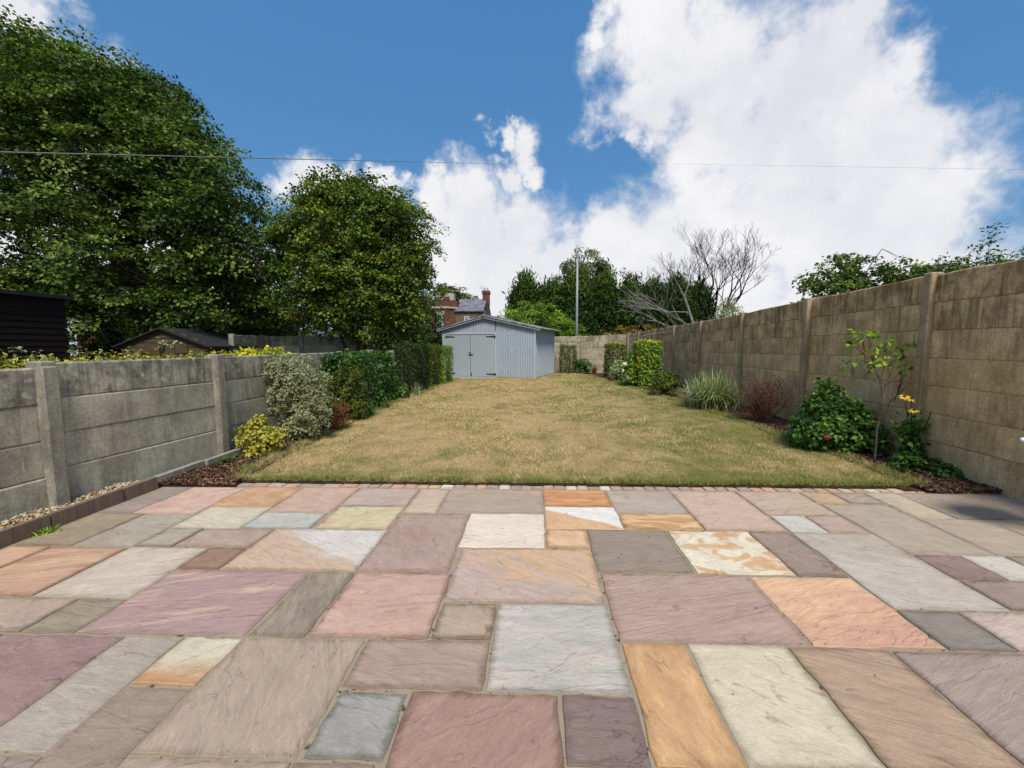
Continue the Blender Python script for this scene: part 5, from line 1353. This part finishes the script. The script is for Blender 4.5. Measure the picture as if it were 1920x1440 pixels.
fn2 = thing('concrete_fence', 'shaded grey fence running left behind the small wooden shed', 'fence')
fence(fn2, [(-13.4,13.3),(-11.6,13.25),(-9.9,13.2),(-9.12,13.2)], [1.72]*4, 5, M_conL, M_conPL, .305, side=-1, proud=-.018)
mb = MB(); mb.tube([(-10.95,13.0,1.80),(-9.95,12.95,1.76)], .022, 6); mb.tube([(-10.42,12.95,1.74),(-10.34,12.95,1.84)], .05, 8)
t = thing('washing_pole', 'pale metal pole lying along the top of the shaded fence behind the wooden shed', 'pole'); mb.build('shaft', plain('pale_metal', (.5,.5,.48), .5, .1), t)
br = thing('brick_outhouse', 'small red brick outhouse with white roof edging glimpsed between the two trees', 'outhouse', (-12.7,17.4,0))
mb = MB(); mb.add([(0,0,0),(1.5,0,0),(1.5,0,2.35),(.9,0,2.45),(0,0,1.95),(0,2,0),(1.5,2,0),(1.5,2,2.35),(.9,2,2.45),(0,2,1.95)], [(0,1,2,3,4),(1,6,7,2),(2,7,8,3),(3,8,9,4),(0,4,9,5)]); mb.build('wall', M_brick, br)
mb = MB()
for i in range(4): mb.tube([(.9+i*.25,-.1,2.62-i*.03),(.55+i*.3,1.9,2.95)], .025, 4)
mb.tube([(.0,-.05,2.0),(.9,-.05,2.6),(2.4,-.05,2.5)], .035, 5); mb.build('roof_bars', M_wwood, br)
nh = thing('neighbour_house', 'red brick house with white window frames glimpsed under the huge tree at far left', 'house', (-27,20,0))
mb = MB(); mb.box(0, 7, 0, 6, 0, 3.9); mb.build('wall', M_brick, nh)
mb = MB(); mb.add([(-.3,-.3,3.9),(7.3,-.3,3.9),(7.3,3,5.5),(-.3,3,5.5),(7.3,6.3,3.9),(-.3,6.3,3.9)], [(0,1,2,3),(3,2,4,5),(1,4,2),(0,3,5)]); mb.build('roof', M_slate, nh)
window(nh, 3.6, -.02, .9, 2.1, 1.6, (2, 1)); window(nh, 4.6, -.01, 2.5, 3.6, 1.5, (3, 1)); window(nh, 1.2, -.02, .9, 2.1, 1.6, (2, 1))
mb = MB(); mb.box(2.6, 6.4, -.12, -.02, 2.12, 2.32); mb.build('white_band', M_wwood, nh)

# neighbour's variegated hedge showing over the low fence
hh = hedge_block('variegated_hedge', 'gold and green variegated hedge of the neighbour poking over the low grey fence', 'hedge', -4.75,-4.22, 1.0,6.3, .6,1.26, M_euo, 9000, .05, .017, rich=False, jag=.035)
P = np.array([(-4.45,3.15,1.42),(-4.45,3.15,1.34),(-4.42,3.18,1.50),(-4.4,3.9,1.36),(-4.38,4.4,1.36),(-4.4,4.75,1.40),(-4.4,4.78,1.47),(-4.4,4.95,1.42),(-4.42,3.4,1.38),(-4.4,2.8,1.33),(-4.45,3.62,1.33),(-4.4,4.1,1.33),(-4.4,5.3,1.33)])
mb = MB()
for p in P: mb.tube([(p[0], p[1], .9), tuple(p)], [.006, .003], 4, False)
sp_ = mb.build('shoots', M_hydr, hh)
sp_.location = -Vector(hh.location)
f = foliage('shoot_leaves', sp_, M_priv, P, .055, 14, .045, .015, flat=.8, rich=True)
tr_ = shrub('gold_variegated_shrub', 'lemon yellow variegated clump above the fence beside the large cream leaved bush', 'shrub', (-4.35,6.3,0), [(0,0,1.22,.22,.42,.16),(.05,.4,1.25,.2,.3,.15)], M_gold, 90, .07, 16, .06, .02, stems=5)

# ------------------------------------------------------------ pole, cables, bird, table
M_metal = plain('galvanised_pole', lin((156,160,164)), .55, .12, 4)
t = thing('street_pole', 'thin grey metal pole with a small bracket in front of the conifers', 'pole', (2.40,24.0,0))
mb = MB(); mb.tube([(0,0,-.1),(0,0,3.5),(0,0,6.35)], [.085,.07,.055], 10, True); mb.build('shaft', M_metal, t, smooth=True)
mb = MB(); mb.tube([(0,0,6.3),(0,0,6.62)], [.075,.065], 8); mb.tube([(0,0,6.55),(.45,0,6.42),(.62,0,6.35)], [.03,.025,.02], 5); mb.box(-.13,.05,-.05,.05,6.5,6.58); mb.build('bracket', M_metal, t)
def cable(label, a, b, r, sag, n=40):
    a, b = Vector(a), Vector(b)
    pts = [a + (b - a) * (i / n) ** 1.8 - Vector((0, 0, sag * 4 * ((i / n) ** 1.8) * (1 - (i / n) ** 1.8))) for i in range(n + 1)]
    mb = MB(); mb.tube(pts, r, 6)
    o = mb.build('overhead_cable', plain('cable_sheath', lin((120,118,114)), .7, .2, 40), None, smooth=True); tag(o, label, 'cable')
    return o
def PX(x, y, Y): # offline helper kept for readable numbers: world point seen in a direction at distance Y
    return ((x - 1003) / 775 * Y, Y, 1.42 + (647 - y) / 775 * Y)
cable('grey overhead cable crossing in front of the huge tree at the left', (-7.2,4.2,3.41), (-2.1,52,23.1), .0105, .0)
cable('very thin overhead wire crossing the white cloud at the right', (43,25,10.8), (-4,85,37.4), .0065, .0)
t = thing('gull', 'tiny white gull flying high in the blue sky at the right', 'bird', (61.5,60,34.6))
mb = MB(); mb.tube([(-.22,0,0),(-.1,0,.02),(.08,0,.03),(.2,0,.06),(.26,0,.05)], [.02,.06,.065,.035,.008], 7); mb.build('body', M_white, t, smooth=True)
for s_ in (-1, 1):
    mb = MB(); mb.add([(-.06,0,.04),(.08,0,.04),(.05,s_*.3,.16),(-.08,s_*.3,.15),(-.02,s_*.62,.08)], [(0,1,2,3),(3,2,4)]); mb.build('wing', M_white, t)
t = thing('patio_table', 'small white rimmed patio table cut off by the right edge of the picture', 'table', (3.875,3.03,0))
mb = MB(); mb.tube([(0,0,.690),(0,0,.694),(0,0,.708),(0,0,.712)], [.235,.245,.245,.235], 32); mb.build('tabletop', M_white, t)
mb = MB(); mb.tube([(0,0,.655),(0,0,.689)], [.15,.2], 24); mb.build('underside', plain('dusky_pink', lin((168,96,104)), .7, .1), t)
for i in range(4):
    an = i * 1.5708 + .05 + math.pi
    mb = MB(); mb.tube([(math.cos(an)*.15,math.sin(an)*.15,.66),(math.cos(an)*.2,math.sin(an)*.2,.0)], .011, 6); mb.build('leg', M_white, t)

# bits blown onto the paving
n = 40
P = np.stack([rng.uniform(-3.6, 4.2, n), 1.2 + 2.8 * rng.uniform(0, 1, n) ** .6, np.full(n, .004)], 1)
k = rng.uniform(.002, .006, n)
tag(link('leaf_litter', scatter_solids('leaf_litter', P, k * 1.5, k * .8, k * .2, M_chip, .15)), 'tiny dark crumbs of bark and leaf scattered on the paving', 'debris', kind='stuff')
